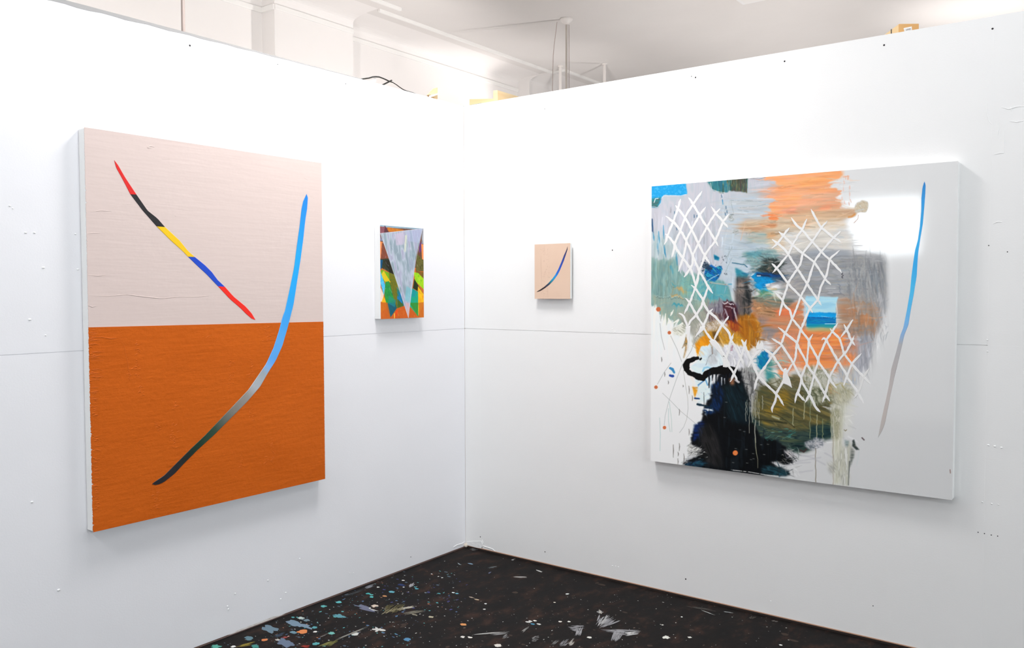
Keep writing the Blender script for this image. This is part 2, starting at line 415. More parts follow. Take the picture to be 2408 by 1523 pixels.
# ------------------------------------------------------------------ lamps
def panel_lamp(x, y, z, sx, sy, strength, col, label):
    t = empty('ceiling_panel_lamp', (x, y, z), label, 'ceiling lamp', None, None)
    keep(box('housing', (x-sx/2-.02, y-sy/2-.02, z), (x+sx/2+.02, y+sy/2+.02, z+.05), M['fixture'], bevel=.006), t)
    for (a, b) in (((x-sx/2-.02, y-sy/2-.02), (x-sx/2, y+sy/2+.02)), ((x+sx/2, y-sy/2-.02), (x+sx/2+.02, y+sy/2+.02)),
                   ((x-sx/2, y-sy/2-.02), (x+sx/2, y-sy/2)), ((x-sx/2, y+sy/2), (x+sx/2, y+sy/2+.02))):
        keep(box('frame', (a[0], a[1], z-.012), (b[0], b[1], z+.002), M['fixture']), t)
    keep(mesh_obj('diffuser', [(x-sx/2, y-sy/2, z-.002), (x-sx/2, y+sy/2, z-.002), (x+sx/2, y+sy/2, z-.002), (x+sx/2, y-sy/2, z-.002)], [(0, 1, 2, 3)],
                  lamp_mat('lit_diffuser', col, strength)), t)
    for k in (-.35, .35):
        keep(tube('suspension_wire', [(x+sx*k, y, z+.05), (x+sx*k, y, HC)], .0025, M['rod'], n=6), t)
    return t
panel_lamp(0.75, -0.95, 3.30, 0.60, 0.60, KEY_A, (1.0, 0.985, 0.97), 'square panel lamp hung over the corner of the partitions')
panel_lamp(0.85, -2.15, 3.30, 0.60, 0.60, KEY_B, (0.97, 0.985, 1.0), 'square panel lamp hung beside the left partition')
panel_lamp(2.70, -1.00, 3.30, 0.60, 0.60, FILL_C, (0.97, 0.98, 1.0), 'added square fill lamp in front of the right partition end')  # unseen lamp added to brighten the far part of the right wall
panel_lamp(1.00, -4.60, 3.30, 0.60, 0.60, FILL_D, (0.96, 0.98, 1.0), 'added square fill lamp beyond the left partition end')  # unseen lamp added to light the canvas sides and lower walls

def spot(name, loc, target, power, angle, blend, size, col, parent):
    l = bpy.data.lights.new(name, 'SPOT'); l.energy = power; l.spot_size = math.radians(angle); l.spot_blend = blend
    l.shadow_soft_size = size; l.color = col
    o = bpy.data.objects.new(name, l); COL.objects.link(o)
    o.location = loc
    d = Vector(target)-Vector(loc); o.rotation_euler = d.to_track_quat('-Z', 'Y').to_euler()
    keep(o, parent); return o
# hidden torch lamps; all but the first are added to brighten the ceiling
def torch(ux, uy, top, watt, angle, label, lean=0.0):
    t = empty('torch_floor_lamp', (ux, uy, 0), label, 'floor lamp', None, 'uplighter floor lamps behind the partitions')
    keep(lathe('base', [(0, .0), (.14, .0), (.14, .02), (.03, .035), (0, .035)], (ux, uy, 0), M['fixture']), t)
    keep(tube('pole', [(ux, uy, .03), (ux, uy, top)], .012, M['fixture']), t)
    keep(lathe('shade', [(.012, -.02), (.06, 0), (.14, .14), (.136, .14), (.055, .01), (.0, 0)], (ux, uy, top), M['fixture']), t)
    keep(lathe('bulb', [(.0, 0), (.03, .01), (.035, .05), (.02, .08), (0, .09)], (ux, uy, top), lamp_mat('warm_bulb', (1, .93, .86), 8)), t)
    spot('lamp_light', (ux, uy, top+.13), (ux+lean, uy, HC), watt, angle, 1.0, .04, (1.0, 0.955, 0.935), t)
torch(2.15, 3.90, 2.25, HOT_W, 80, 'tall uplighter floor lamp far behind the right partition end', -.12)
torch(0.55, 2.60, 1.30, UP_W, 160, 'added fill uplighter behind the middle of the right partition')
torch(0.30, 5.10, 1.30, UP_W, 160, 'added fill uplighter near the back wall of the studio')
torch(3.20, 1.60, 1.30, UP_W, 160, 'added fill uplighter just behind the right partition end')
# clamp lamps aimed at the outer wall; all but the first are added fill
def stand_lamp(loc, target, watt, angle, label):
    cl, tg = np.array(loc), np.array(target)
    t = empty('clamp_lamp', (loc[0]+.14, loc[1]-.06, 0), label, 'lamp', None, 'clamp lamps on stands behind the partitions')
    dr = (tg-cl)/np.linalg.norm(tg-cl)
    keep(tube('reflector', [cl-dr*.10, cl-dr*.06, cl+dr*.06], [.02, .045, .085], M['fixture'], n=20, caps=False), t)
    keep(tube('stand', [cl-dr*.09, (cl[0]+.12, cl[1]-.05, cl[2]-.25), (cl[0]+.14, cl[1]-.06, 0.02)], .010, M['black']), t)
    keep(lathe('foot', [(0, 0), (.16, 0), (.16, .015), (0, .03)], (cl[0]+.14, cl[1]-.06, 0), M['black']), t)
    spot('lamp_light', tuple(cl+dr*.05), tuple(tg), watt, angle, 1.0, .05, (1.0, 0.955, 0.935), t)
stand_lamp((-1.35, 3.42, 2.60), hit(1088, 192, 0, XL), SPOT_W, 46, 'clamp spot lamp on a stand behind the corner of the partitions')
stand_lamp((-0.45, 1.35, 2.20), (XL, 1.10, 2.6), WASH_W, 135, 'added fill lamp on a stand lighting the pier beside the corner')
stand_lamp((-0.75, 2.55, 2.20), (XL, 3.15, 3.1), WASH_W*.42, 120, 'added fill lamp on a stand behind the pine block')
stand_lamp((-0.45, -1.20, 2.00), (XL, -0.6, 2.7), WASH_W*1.15, 140, 'added fill lamp on a stand hidden behind the left partition')

# ------------------------------------------------------------------ things above the partitions
# ceiling rose with hanging rod
rx, ry, _ = hit(1332, 44, 2, HC)
t = empty('ceiling_pendant', (rx, ry, HC), 'grey ceiling rose with a thin hanging rod', 'pendant')
keep(lathe('canopy', [(.0, 0), (.052, 0), (.052, -.01), (.032, -.032), (.015, -.045), (0, -.045)], (rx, ry, HC), M['steel']), t)
keep(tube('rod', [(rx, ry, HC-.05), (rx, ry, 1.9)], .0085, M['rod']), t)
keep(tube('cord', [(rx+.018, ry+.01, HC-.05), (rx+.02, ry+.01, 2.8), (rx+.018, ry, 1.9)], .003, M['conduit']), t)
a = hit(1310, 52, 2, HC-.01)
w = tube('hanging_wire', [a, hit(1303, 108, 1, a[1]), hit(1301, 130, 1, a[1]), hit(1299, 210, 1, a[1]), hit(1299, 290, 1, a[1])], .003, M['conduit'], n=6)
tag(w, 'thin loose wire hanging beside the ceiling rose', 'wire')
for (px, py, lab) in ((1317.5, 155, 'thin white pipe dropping from ceiling just left of the hanging rod'), (1421.5, 150, 'thin white pipe dropping from ceiling right of the hanging rod')):
    q = hit(px, py, 2, HC)
    t = empty('ceiling_pipe', tuple(q), lab, 'pipe', None, 'white pipes dropping from the ceiling')
    keep(tube('pipe', [q, (q[0], q[1], 1.6)], .0145, M['steel'], n=14), t)
    keep(lathe('flange', [(0, 0), (.03, 0), (.03, -.006), (.015, -.01)], tuple(q), M['steel'], n=16), t)
# conduit pole behind the left partition
q = hit(430.5, 40, 0, -0.35)
w = tube('conduit_pole', [(q[0], q[1], 0), (q[0], q[1], HC)], .0078, M['conduit'], n=14)
tag(w, 'pinkish grey conduit pole rising behind the left partition', 'pole')
# white box on the ceiling
q = hit(1747, 12, 2, HC-.09)
t = empty('ceiling_box', (q[0], q[1]-.25, HC), 'white boxed light fitting on ceiling above the right partition', 'ceiling fitting')
keep(box('housing', (q[0], q[1]-.42, HC-.09), (q[0]+.9, q[1], HC), M['fixture'], bevel=.004), t)
keep(box('cover', (q[0]+.03, q[1]-.39, HC-.096), (q[0]+.87, q[1]-.03, HC-.088), M['trim'], bevel=.003), t)
# cardboard box with a sticker on the right partition, turned a little on its base
def hit_plane(px, py, P0, n):
    d = ray(px, py); return CAM+d*(np.dot(P0-CAM, n)/np.dot(d, n))
a = hit(2113.5, 75, 1, 0.015); A0 = np.array([a[0], 0.015, WH-.004])
bu = np.array([.82, .572, 0]); bv = np.array([-.572, .82, 0]); bn = np.array([.572, -.82, 0])
b = hit_plane(2161, 66, A0, bn); wd_ = np.dot(b-A0, bu); dp_ = .26
zt = hit_plane(2113.5, 56, A0, bn)[2]
t = empty('cardboard_box', tuple(A0), 'small orange cardboard box with a white sticker on the right partition', 'box')
def rbox(nm, u0, u1, v0, v1, z0, z1, m, bev=.0015):
    bm = bmesh.new(); bmesh.ops.create_cube(bm, size=1)
    for v in bm.verts:
        uu = u0+(v.co.x+.5)*(u1-u0); vv = v0+(v.co.y+.5)*(v1-v0)
        q = A0+bu*uu+bv*vv; v.co = Vector((q[0], q[1], z0+(v.co.z+.5)*(z1-z0)))
    bmesh.ops.bevel(bm, geom=bm.edges[:], offset=bev, segments=1, affect='EDGES')
    return keep(bm_obj(nm, bm, m), t)
rbox('body', 0, wd_, 0, dp_, WH-.004, zt, M['cardboard'])
rbox('lit_side', -.002, .0005, .002, dp_-.002, WH-.004, zt-.002, M['cardboard_lit'], .0008)  # thin slab carrying the lit tone of the left face
rbox('band', -.0032, -.0015, .062, .070, WH-.004, zt-.001, M['black'], .0004)
st_ = [hit_plane(x, y, A0+bn*.0008, bn) for x, y in ((2125, 66), (2144, 62), (2145, 72), (2127, 75))]
st = keep(mesh_obj('sticker', st_+[p-bn*.0012 for p in st_], [(0, 1, 2, 3), (0, 4, 5, 1), (1, 5, 6, 2), (2, 6, 7, 3), (3, 7, 4, 0)], M['paper']), t)
# the printed word on the sticker
tc_ = bpy.data.curves.new('printed_word', 'FONT'); tc_.body = 'LINES'; tc_.size = 0.0125; tc_.extrude = 0.0002
to = bpy.data.objects.new('printed_word', tc_); COL.objects.link(to)
dg = bpy.context.evaluated_depsgraph_get(); me = bpy.data.meshes.new_from_object(to.evaluated_get(dg)); bpy.data.objects.remove(to)
me.materials.append(M['ink'])
to = bpy.data.objects.new('printed_word', me); COL.objects.link(to)
c0 = hit_plane(2130.5, 71.8, A0+bn*.0013, bn); c1 = hit_plane(2142.5, 69.2, A0+bn*.0013, bn)
ex = Vector(c1-c0).normalized(); ez = Vector(bn); ey = ez.cross(ex)
wd = max(v.co.x for v in me.vertices); k = (Vector(c1-c0).length)/wd
for v in me.vertices:
    v.co = Vector(c0)+ex*(v.co.x*k)+ey*(v.co.y*k)+ez*v.co.z
to.parent = st

# wooden offcuts on the corner
def prism(name, px_poly, ax, v0, v1, m, parent=None):
    P0 = [hit(x, y, ax, v0) for x, y in px_poly]
    P1 = [np.array(p) for p in P0]
    for p in P1: p[ax] = v1
    n = len(P0)
    return mesh_obj(name, P0+P1, [tuple(range(n)), tuple(range(2*n-1, n-1, -1))]+[(i, n+i, n+(i+1) % n, (i+1) % n) for i in range(n)], m, parent)
t = empty('timber_offcut', tuple(hit(1165, 238, 1, .05)), 'pale pine block on the right partition near the corner', 'timber')
keep(prism('block', [(1160, 213), (1170, 212), (1170.5, 235.5), (1160, 237.5)], 1, .04, .30, M['pine']), t)
keep(prism('lath', [(1104, 233), (1160, 232), (1160, 238.5), (1104, 249)], 1, .06, .09, M['pine']), t)
w = prism('timber_wedge', [(1013, 222), (1029, 206), (1029, 233), (1024, 232)], 0, -.06, -.09, M['pine'])
tag(w, 'orange wooden wedge standing on the left partition near the corner', 'timber')
w = prism('white_strip', [(1012, 224), (1031, 219), (1031, 222), (1012, 229)], 0, -.045, -.055, M['fixture'])
tag(w, 'thin white strip lying across the wooden wedge', 'strip')
# black cable and its clip on the left partition
pts = [hit(x, y, 0, -.05) for x, y in ((838, 188), (848, 186), (858, 185), (868, 183.5), (876, 181), (884, 180.3), (892, 181), (900, 184), (908, 187.5), (914, 190.5), (924, 194), (932, 199), (940, 205), (949, 211), (958, 214.5), (972, 218.5), (985, 224))]
w = tube('black_cable', pts, [.0033]*10+[.0024]*7, M['black'], n=8); tag(w, 'black cable looping over the top of the left partition', 'cable')
w = tube('black_stick', [hit(899, 200, 0, -.04), hit(921, 189, 0, -.04)], .004, M['black'], n=8); tag(w, 'short black stick poking up beside the cable', 'stick')
w = prism('paper_scrap', [(868, 190), (882, 183), (884, 183), (884, 192), (876, 193)], 0, -.056, -.058, M['paper']); tag(w, 'crumpled white paper scrap under the black cable', 'paper scrap')
w = tube('teal_thread', [hit(1078, 248.5, 1, .03), hit(1091, 250.5, 1, .03), hit(1110, 247, 1, .03), hit(1132, 243, 1, .03)], .0022, mat('teal_tape', (.05, .2, .22), .6), n=6)
tag(w, 'dark teal thread lying on the corner of the partitions', 'thread')

# ------------------------------------------------------------------ painting tools
_tab = np.random.RandomState(11).rand(16, 256, 256)
def noise(X, Y, sx, sy=None, ang=0.0, seed=0, octv=3):
    sy = sy or sx
    c, s = math.cos(ang), math.sin(ang)
    U = (X*c+Y*s)/sx+37.3*seed; W = (-X*s+Y*c)/sy+91.7*seed
    out = 0; amp = 1.0; tot = 0
    T = _tab[seed % 16]
    for o in range(octv):
        u0 = np.floor(U); v0 = np.floor(W); fu = U-u0; fv = W-v0
        fu = fu*fu*(3-2*fu); fv = fv*fv*(3-2*fv)
        i0 = u0.astype(int) & 255; j0 = v0.astype(int) & 255; i1 = (i0+1) & 255; j1 = (j0+1) & 255
        out = out+amp*((T[j0, i0]*(1-fu)+T[j0, i1]*fu)*(1-fv)+(T[j1, i0]*(1-fu)+T[j1, i1]*fu)*fv)
        tot += amp; amp *= 0.55; U = U*2.03+5.1; W = W*2.03+9.7
    return out/tot
def blur(m, r):
    r = int(r)
    if r < 1: return m
    for _ in range(2):
        for ax in (0, 1):
            p = np.pad(m, [(r+1, r) if a == ax else (0, 0) for a in (0, 1)], mode='edge')
            cs = np.cumsum(p, axis=ax); n = m.shape[ax]
            m = (np.take(cs, range(2*r+1, 2*r+1+n), axis=ax)-np.take(cs, range(0, n), axis=ax))/(2*r+1)
    return m
class Raster:
    """a picture painted with polygons, streaks and lines in its own plane; k samples per unit"""
    def __init__(s, x0, y0, x1, y1, k):
        s.x0, s.y0, s.k = x0, y0, k
        s.w, s.h = int((x1-x0)*k), int((y1-y0)*k)
        s.C = np.ones((s.h, s.w, 3)); s.G = np.full((s.h, s.w), 0.3); s.H = np.zeros((s.h, s.w))
        s.seed = 1
    def win(s, xa, ya, xb, yb):
        i0 = max(0, int((ya-s.y0)*s.k)); i1 = min(s.h, int((yb-s.y0)*s.k)+1)
        j0 = max(0, int((xa-s.x0)*s.k)); j1 = min(s.w, int((xb-s.x0)*s.k)+1)
        if i1 <= i0 or j1 <= j0: return None
        X, Y = np.meshgrid(s.x0+(np.arange(j0, j1)+.5)/s.k, s.y0+(np.arange(i0, i1)+.5)/s.k)
        return slice(i0, i1), slice(j0, j1), X, Y
    def mix(s, sl, m, col, gloss=None, hgt=0.0):
        m = np.clip(m, 0, 1)
        s.C[sl] = s.C[sl]*(1-m[..., None])+col*m[..., None]
        if gloss is not None: s.G[sl] = s.G[sl]*(1-m)+gloss*m
        if hgt: s.H[sl] += hgt*m
    def tex(s, X, Y, cols, ang, sx, sy, con, seed):
        cols = [hx(c) if isinstance(c, str) else np.asarray(c) for c in cols]
        if len(cols) == 1:
            t = noise(X, Y, sx, sy, ang, seed)[..., None]
            return cols[0]*(1+0.10*con*(t-.5)*2), t[..., 0]
        t = noise(X, Y, sx, sy, ang, seed, 2); t0 = t
        t = np.clip((t-.5)*con*1.6+.5, 0, 1)*(len(cols)-1)
        i = np.clip(t.astype(int), 0, len(cols)-2); f = (t-i)[..., None]
        A = np.array(cols)
        return A[i]*(1-f)+A[i+1]*f, t0
    def poly(s, pts, cols, feather=1, warp=2.0, wscale=14, alpha=1.0, ang=0.0, sx=22, sy=3, con=1.5, ragged=0.0, rang=None, gloss=0.3, hgt=0.3, dry=0.0):
        """filled shape; ragged = brush-like edge (length along rang); dry = broken dry-brush coverage"""
        s.seed += 1
        P = np.array(pts, float); pad = feather*3+warp*2+ragged*2+2
        W = s.win(P[:, 0].min()-pad, P[:, 1].min()-pad, P[:, 0].max()+pad, P[:, 1].max()+pad)
        if W is None: return
        a, b, X, Y = W
        XX = X+warp*2*(noise(X, Y, wscale, wscale, 0, s.seed)-.5); YY = Y+warp*2*(noise(X, Y, wscale, wscale, 0, s.seed+3)-.5)
        if ragged:
            ra = ang if rang is None else rang
            q = (noise(X, Y, 60, 2.6, ra, s.seed+5, 2)-.5)*2*ragged*1.6
            XX = XX+q*math.cos(ra); YY = YY+q*math.sin(ra)
        m = np.zeros(X.shape, bool); n = len(P)
        for i in range(n):
            x1, y1 = P[i]; x2, y2 = P[(i+1) % n]
            if y1 == y2: continue
            m ^= ((y1 > YY) != (y2 > YY)) & (XX < (x2-x1)*(YY-y1)/(y2-y1)+x1)
        m = blur(m.astype(float), max(0, round(feather*s.k)))
        col, t = s.tex(X, Y, cols, ang, sx, sy, con, s.seed)
        if dry: m = m*np.clip((noise(X, Y, sx*1.3, sy*.8, ang, s.seed+7)-dry)*9+.5, 0, 1)
        s.mix((a, b), m*alpha, col, gloss, 0)
        s.H[a, b] += hgt*m*alpha*(t-.5)
    def line(s, pts, w, col, alpha=1.0, soft=0.6, wob=0.0, taper=False, gloss=0.3, hgt=0.0, brk=0.0):
        s.seed += 1
        P = np.array(pts, float); w0 = max(w) if hasattr(w, '__len__') else w
        pad = w0+wob*2+3
        W = s.win(P[:, 0].min()-pad, P[:, 1].min()-pad, P[:, 0].max()+pad, P[:, 1].max()+pad)
        if W is None: return
        a, b, X, Y = W
        if wob:
            X = X+wob*2*(noise(X, Y, 9, 9, 0, s.seed)-.5); Y = Y+wob*2*(noise(X, Y, 9, 9, 0, s.seed+1)-.5)
        ws = w if hasattr(w, '__len__') else [w]*len(P)
        best = np.full(X.shape, -1e9)
        for i in range(len(P)-1):
            d = P[i+1]-P[i]; L = d@d
            if L < 1e-9: continue
            t = np.clip(((X-P[i, 0])*d[0]+(Y-P[i, 1])*d[1])/L, 0, 1)
            dd = np.hypot(X-P[i, 0]-t*d[0], Y-P[i, 1]-t*d[1])
            ww = (ws[i]*(1-t)+ws[i+1]*t)/2
            best = np.maximum(best, ww-dd)
        m = np.clip(best/soft+.5, 0, 1)*alpha
        if brk: m = m*np.clip((noise(X, Y, 5, 5, 0, s.seed+2)-brk)*8+.5, 0, 1)
        s.mix((a, b), m, hx(col) if isinstance(col, str) else col, gloss, hgt)
    def smear(s, pts, ang, amp, sx, sy, feather, seed):
        """drag the wet paint inside a soft region along a brush direction"""
        P = np.array(pts, float)
        X, Y = np.meshgrid(s.x0+(np.arange(s.w)+.5)/s.k, s.y0+(np.arange(s.h)+.5)/s.k)
        m = np.zeros(X.shape, bool); n = len(P)
        for i in range(n):
            x1, y1 = P[i]; x2, y2 = P[(i+1) % n]
            if y1 == y2: continue
            m ^= ((y1 > Y) != (y2 > Y)) & (X < (x2-x1)*(Y-y1)/(y2-y1)+x1)
        m = blur(m.astype(float), feather*s.k)
        q = ((noise(X, Y, sx, sy, ang, seed, 2)-.5)*2.2+(noise(X, Y, sx*.6, sy*3.5, ang, seed+2, 2)-.5)*2.2)*amp*m
        w = (noise(X, Y, sx*.5, sx*.5, 0, seed+4, 2)-.5)*amp*.5*m
        xs = (X-q*math.cos(ang)+w*math.sin(ang)).ravel(); ys = (Y-q*math.sin(ang)-w*math.cos(ang)).ravel()
        C2 = s.sample(xs, ys, s.C).reshape(s.C.shape)
        tone = 1+((noise(X, Y, sx*1.2, sy*1.3, ang, seed+6, 3)-.5)*.22*m)[..., None]
        s.C = np.clip(C2*tone, 0, 1)
        s.H = s.H+(noise(X, Y, sx, sy*1.2, ang, seed+8, 3)-.5)*m*.9
    def drag(s, n, pts, ang, L, w, seed, alpha=.65, jit=.12, tone=.07):
        """brush strokes that pick up the colour they start on"""
        rs = np.random.RandomState(seed); P = np.array(pts, float); k = 0
        while k < n:
            x, y = rs.uniform(P[:, 0].min(), P[:, 0].max()), rs.uniform(P[:, 1].min(), P[:, 1].max())
            ins = False
            for i in range(len(P)):
                x1, y1 = P[i]; x2, y2 = P[(i+1) % len(P)]
                if (y1 > y) != (y2 > y) and x < (x2-x1)*(y-y1)/(y2-y1)+x1: ins = not ins
            k += 1
            if not ins: continue
            t = ang+rs.normal()*jit+(math.pi if rs.rand() < .5 else 0); l = L*rs.uniform(.4, 1.3); ww = w*rs.uniform(.5, 1.4)
            c = s.sample(np.array([x]), np.array([y]), s.C)[0]*(1+rs.normal()*tone)
            b = rs.normal()*l*.06
            s.line([(x, y), (x+l*.5*math.cos(t)-b*math.sin(t), y+l*.5*math.sin(t)+b*math.cos(t)), (x+l*math.cos(t), y+l*math.sin(t))], [ww, ww*.9, ww*.25], np.clip(c, 0, 1), alpha*rs.uniform(.5, 1.2), soft=1.1, wob=ww*.35, gloss=None)
    def dabs(s, n, xa, ya, xb, yb, cols, ang, L, w, alpha=.6, jit=.25, seed=0):
        rs = np.random.RandomState(seed)
        for i in range(n):
            x, y = rs.uniform(xa, xb), rs.uniform(ya, yb); t = ang+rs.normal()*jit; l = L*rs.uniform(.4, 1.2)
            dx, dy = math.cos(t)*l/2, math.sin(t)*l/2
            s.line([(x-dx, y-dy), (x+rs.normal()*w, y+rs.normal()*w), (x+dx, y+dy)], [w*.3, w*rs.uniform(.6, 1.2), w*.2], cols[rs.randint(len(cols))], alpha*rs.uniform(.5, 1.1), soft=w*.5+.5, wob=w*.3)
    def sample(s, x, y, A):
        u = np.clip((x-s.x0)*s.k-.5, 0, s.w-1.001); v = np.clip((y-s.y0)*s.k-.5, 0, s.h-1.001)
        i = u.astype(int); j = v.astype(int); fu = u-i; fv = v-j
        if A.ndim == 3: fu = fu[:, None]; fv = fv[:, None]
        return (A[j, i]*(1-fu)+A[j, i+1]*fu)*(1-fv)+(A[j+1, i]*(1-fu)+A[j+1, i+1]*fu)*fv

def paint_grid(name, ax, rect, off, nu, nv, raster, light, m, parent, relief=0.0005, gamma=1.0):
    """the painted front of a canvas as a fine mesh carrying the raster as a colour attribute.
    rect = (u0, u1, z0, z1); light(py) = how strongly the photo lights that height (to turn seen colour into paint colour)"""
    u = np.linspace(rect[0], rect[1], nu); z = np.linspace(rect[2], rect[3], nv)
    U, Z = np.meshgrid(u, z); U = U.ravel(); Z = Z.ravel()
    P = np.empty((len(U), 3))
    P[:, 1-ax] = U; P[:, 2] = Z; P[:, ax] = off
    x, y = proj(P)
    C = raster.sample(x, y, raster.C); G = raster.sample(x, y, raster.G); Hh = raster.sample(x, y, raster.H)
    A = np.clip(s2l(np.clip(C, 0, 1))/light(y)[:, None], 0.003, 0.93)
    edge = np.minimum(np.minimum(U-rect[0], rect[1]-U), np.minimum(Z-rect[2], rect[3]-Z))
    rel = np.clip(Hh, -1, 1)*relief*np.clip(edge/0.01, 0, 1)
    P[:, ax] += rel if ax == 0 else -rel
    me = bpy.data.meshes.new(name)
    nf = (nu-1)*(nv-1)
    I = (np.arange(nv-1)[:, None]*nu+np.arange(nu-1)[None, :]).ravel()
    Q = np.stack([I, I+1, I+1+nu, I+nu], 1) if ax == 1 else np.stack([I, I+1, I+1+nu, I+nu], 1)
    me.vertices.add(len(P)); me.vertices.foreach_set('co', P.astype(np.float32).ravel())
    me.loops.add(nf*4); me.loops.foreach_set('vertex_index', Q.astype(np.int32).ravel())
    me.polygons.add(nf); me.polygons.foreach_set('loop_start', np.arange(0, nf*4, 4, dtype=np.int32)); me.polygons.foreach_set('loop_total', np.full(nf, 4, np.int32))
    me.polygons.foreach_set('use_smooth', np.ones(nf, bool))
    me.update(calc_edges=True)
    ca = me.attributes.new('paint', 'FLOAT_COLOR', 'POINT')
    ca.data.foreach_set('color', np.concatenate([A, np.ones((len(A), 1))], 1).astype(np.float32).ravel())
    ga = me.attributes.new('gloss', 'FLOAT', 'POINT'); ga.data.foreach_set('value', G.astype(np.float32))
    me.materials.append(m)
    o = bpy.data.objects.new(name, me); COL.objects.link(o)
    return keep(o, parent)

def resample(P, n):
    P = np.array(P, float); d = np.r_[0, np.cumsum(np.hypot(*np.diff(P, axis=0).T))]
    t = np.linspace(0, d[-1], n)
    return np.stack([np.interp(t, d, P[:, 0]), np.interp(t, d, P[:, 1])], 1)
def strip(name, L, R, ax, off, h, cols, m, parent):
    """raised ribbon of paint between two edges traced in photo pixels, on plane coordinate[ax]=off; cols = albedo per row or None"""
    sg = 1 if ax == 0 else -1
    n = len(L); V, F = [], []
    for (a, b) in zip(L, R):
        pa, pb = hit(a[0], a[1], ax, off), hit(b[0], b[1], ax, off)
        mid = (pa+pb)/2
        ta, tb = pa*.9+mid*.1, pb*.9+mid*.1
        ta[ax] += sg*h; tb[ax] += sg*h
        V += [pa, ta, tb, pb]
    for i in range(n-1):
        for k in range(3):
            F.append((4*i+k, 4*i+k+1, 4*i+k+5, 4*i+k+4))
    F.append((0, 1, 2, 3)); F.append(tuple(4*(n-1)+k for k in (3, 2, 1, 0)))
    o = mesh_obj(name, V, F, m, smooth=False)
    if cols is not None:
        ca = o.data.attributes.new('paint', 'FLOAT_COLOR', 'POINT')
        ca.data.foreach_set('color', np.concatenate([np.repeat(np.asarray(cols), 4, 0), np.ones((4*n, 1))], 1).astype(np.float32).ravel())
    return keep(o, parent)
def stroke_edges(pts, w, step=2.5, jit=0.5, seed=0, tap=(0.25, 0.25)):
    rs = np.random.RandomState(seed)
    P = np.array(pts, float); Lg = np.hypot(*np.diff(P, axis=0).T).sum()
    n = max(4, int(Lg/step)); Q = resample(P, n)
    for _ in range(2):
        Q[1:-1] = (Q[:-2]+2*Q[1:-1]+Q[2:])/4
    T = np.gradient(Q, axis=0); T /= np.hypot(T[:, 0], T[:, 1])[:, None]+1e-9
    N = np.stack([-T[:, 1], T[:, 0]], 1)
    s = np.linspace(0, 1, n)*Lg
    ww = np.full(n, w/2.0)
    ww *= np.clip(tap[0]+s/(w*2.4), 0, 1)*np.clip(tap[1]+(Lg-s)/(w*2.4), 0, 1)
    j1 = rs.normal(size=n)*jit; j2 = rs.normal(size=n)*jit
    j1 = np.convolve(j1, [.25, .5, .25], 'same'); j2 = np.convolve(j2, [.25, .5, .25], 'same')
    return Q+N*(ww+np.clip(j1, -ww*.5, w))[:, None], Q-N*(ww+np.clip(j2, -ww*.5, w))[:, None]
def canvas_rect(ax, off, corners):
    P = [hit(x, y, ax, off) for x, y in corners]      # tl, tr, br, bl
    i = 1-ax
    us = sorted([(P[0][i]+P[3][i])/2, (P[1][i]+P[2][i])/2])
    return (us[0], us[1], (P[2][2]+P[3][2])/2, (P[0][2]+P[1][2])/2)
def stretcher(ax, rect, off, parent, bev=0.004):
    u0, u1, z0, z1 = rect
    if ax == 1: o = box('canvas', (u0, off, z0), (u1, -0.0005, z1), M['canvas'], bevel=bev)
    else: o = box('canvas', (0.0005, u0, z0), (off, u1, z1), M['canvas'], bevel=bev)
    return keep(o, parent)

# ------------------------------------------------------------------ painting 1: two-colour field with two strokes (left partition)
def LL(y):      # light on the left wall by photo height
    return np.interp(y, [300, 500, 760, 1000, 1240], [1.18, 1.08, 0.92, 0.78, 0.70])
def LR(y):      # light on the right wall by photo height
    return np.interp(y, [380, 560, 760, 1000, 1170], [1.08, 1.0, 0.88, 0.76, 0.70])
D1 = 0.042
R1 = canvas_rect(0, D1, [(199, 298), (756.5, 385), (763, 1127), (217, 1248)])
p1 = empty('painting', (0, (R1[0]+R1[1])/2, R1[2]), 'large painting, pale pink over burnt orange, with two curved brush strokes', 'painting')
stretcher(0, R1, D1, p1)
M['pink'] = mat('pale_pink_paint', (0.70, 0.575, 0.54), 0.55, 0.2, bump=[((30, 6, 6), 0.0018, 4), ((10, 5, 55), 0.0007, 4)])
M['orange'] = mat('burnt_orange_paint', (0.63, 0.124, 0.010), 0.55, 0.1, noise=((3, 3, 5), (0.585, 0.112, 0.008), 0.35, 0.7), bump=[((20, 7, 5), 0.003, 5), ((10, 9, 70), 0.0016, 5), ((60, 60, 60), 0.0012, 4), (420, .0005, 1)])
def field(name, top_px, bot_px, m, left_ragged, seed, h):
    """slab of paint covering the canvas width between two heights; the left edge may be ragged"""
    rs = np.random.RandomState(seed); n = 230; V, F = [], []
    for i in range(n+1):
        t = i/n
        zl = top_px[0]*(1-t)+bot_px[0]*t; zr = top_px[1]*(1-t)+bot_px[1]*t
        e = rs.normal()*left_ragged*(1+2*(rs.rand() < .12)); e2 = rs.normal()*left_ragged*.35
        yl = R1[0]+abs(e)-left_ragged*.8; yr = R1[1]-abs(e2)+left_ragged*.3
        V += [(D1-.0005, yl, zl), (D1+h, yl+.0004, zl), (D1+h, yr-.0004, zr), (D1-.0005, yr, zr)]
    for i in range(n):
        for k in range(3):
            F.append((4*i+k, 4*i+k+1, 4*i+k+5, 4*i+k+4))
    F.append((0, 1, 2, 3)); F.append((4*n+3, 4*n+2, 4*n+1, 4*n))
    return keep(mesh_obj(name, V, F, m), p1)
zbl = hit(203, 769.5, 0, D1)[2]; zbr = hit(758, 756, 0, D1)[2]
field('pink_field', (R1[3]+.001, R1[3]+.001), (zbl, zbr), M['pink'], .0006, 3, .0012)
field('orange_field', (zbl, zbr), (R1[2]-.001, R1[2]-.001), M['orange'], .0013, 4, .0026)
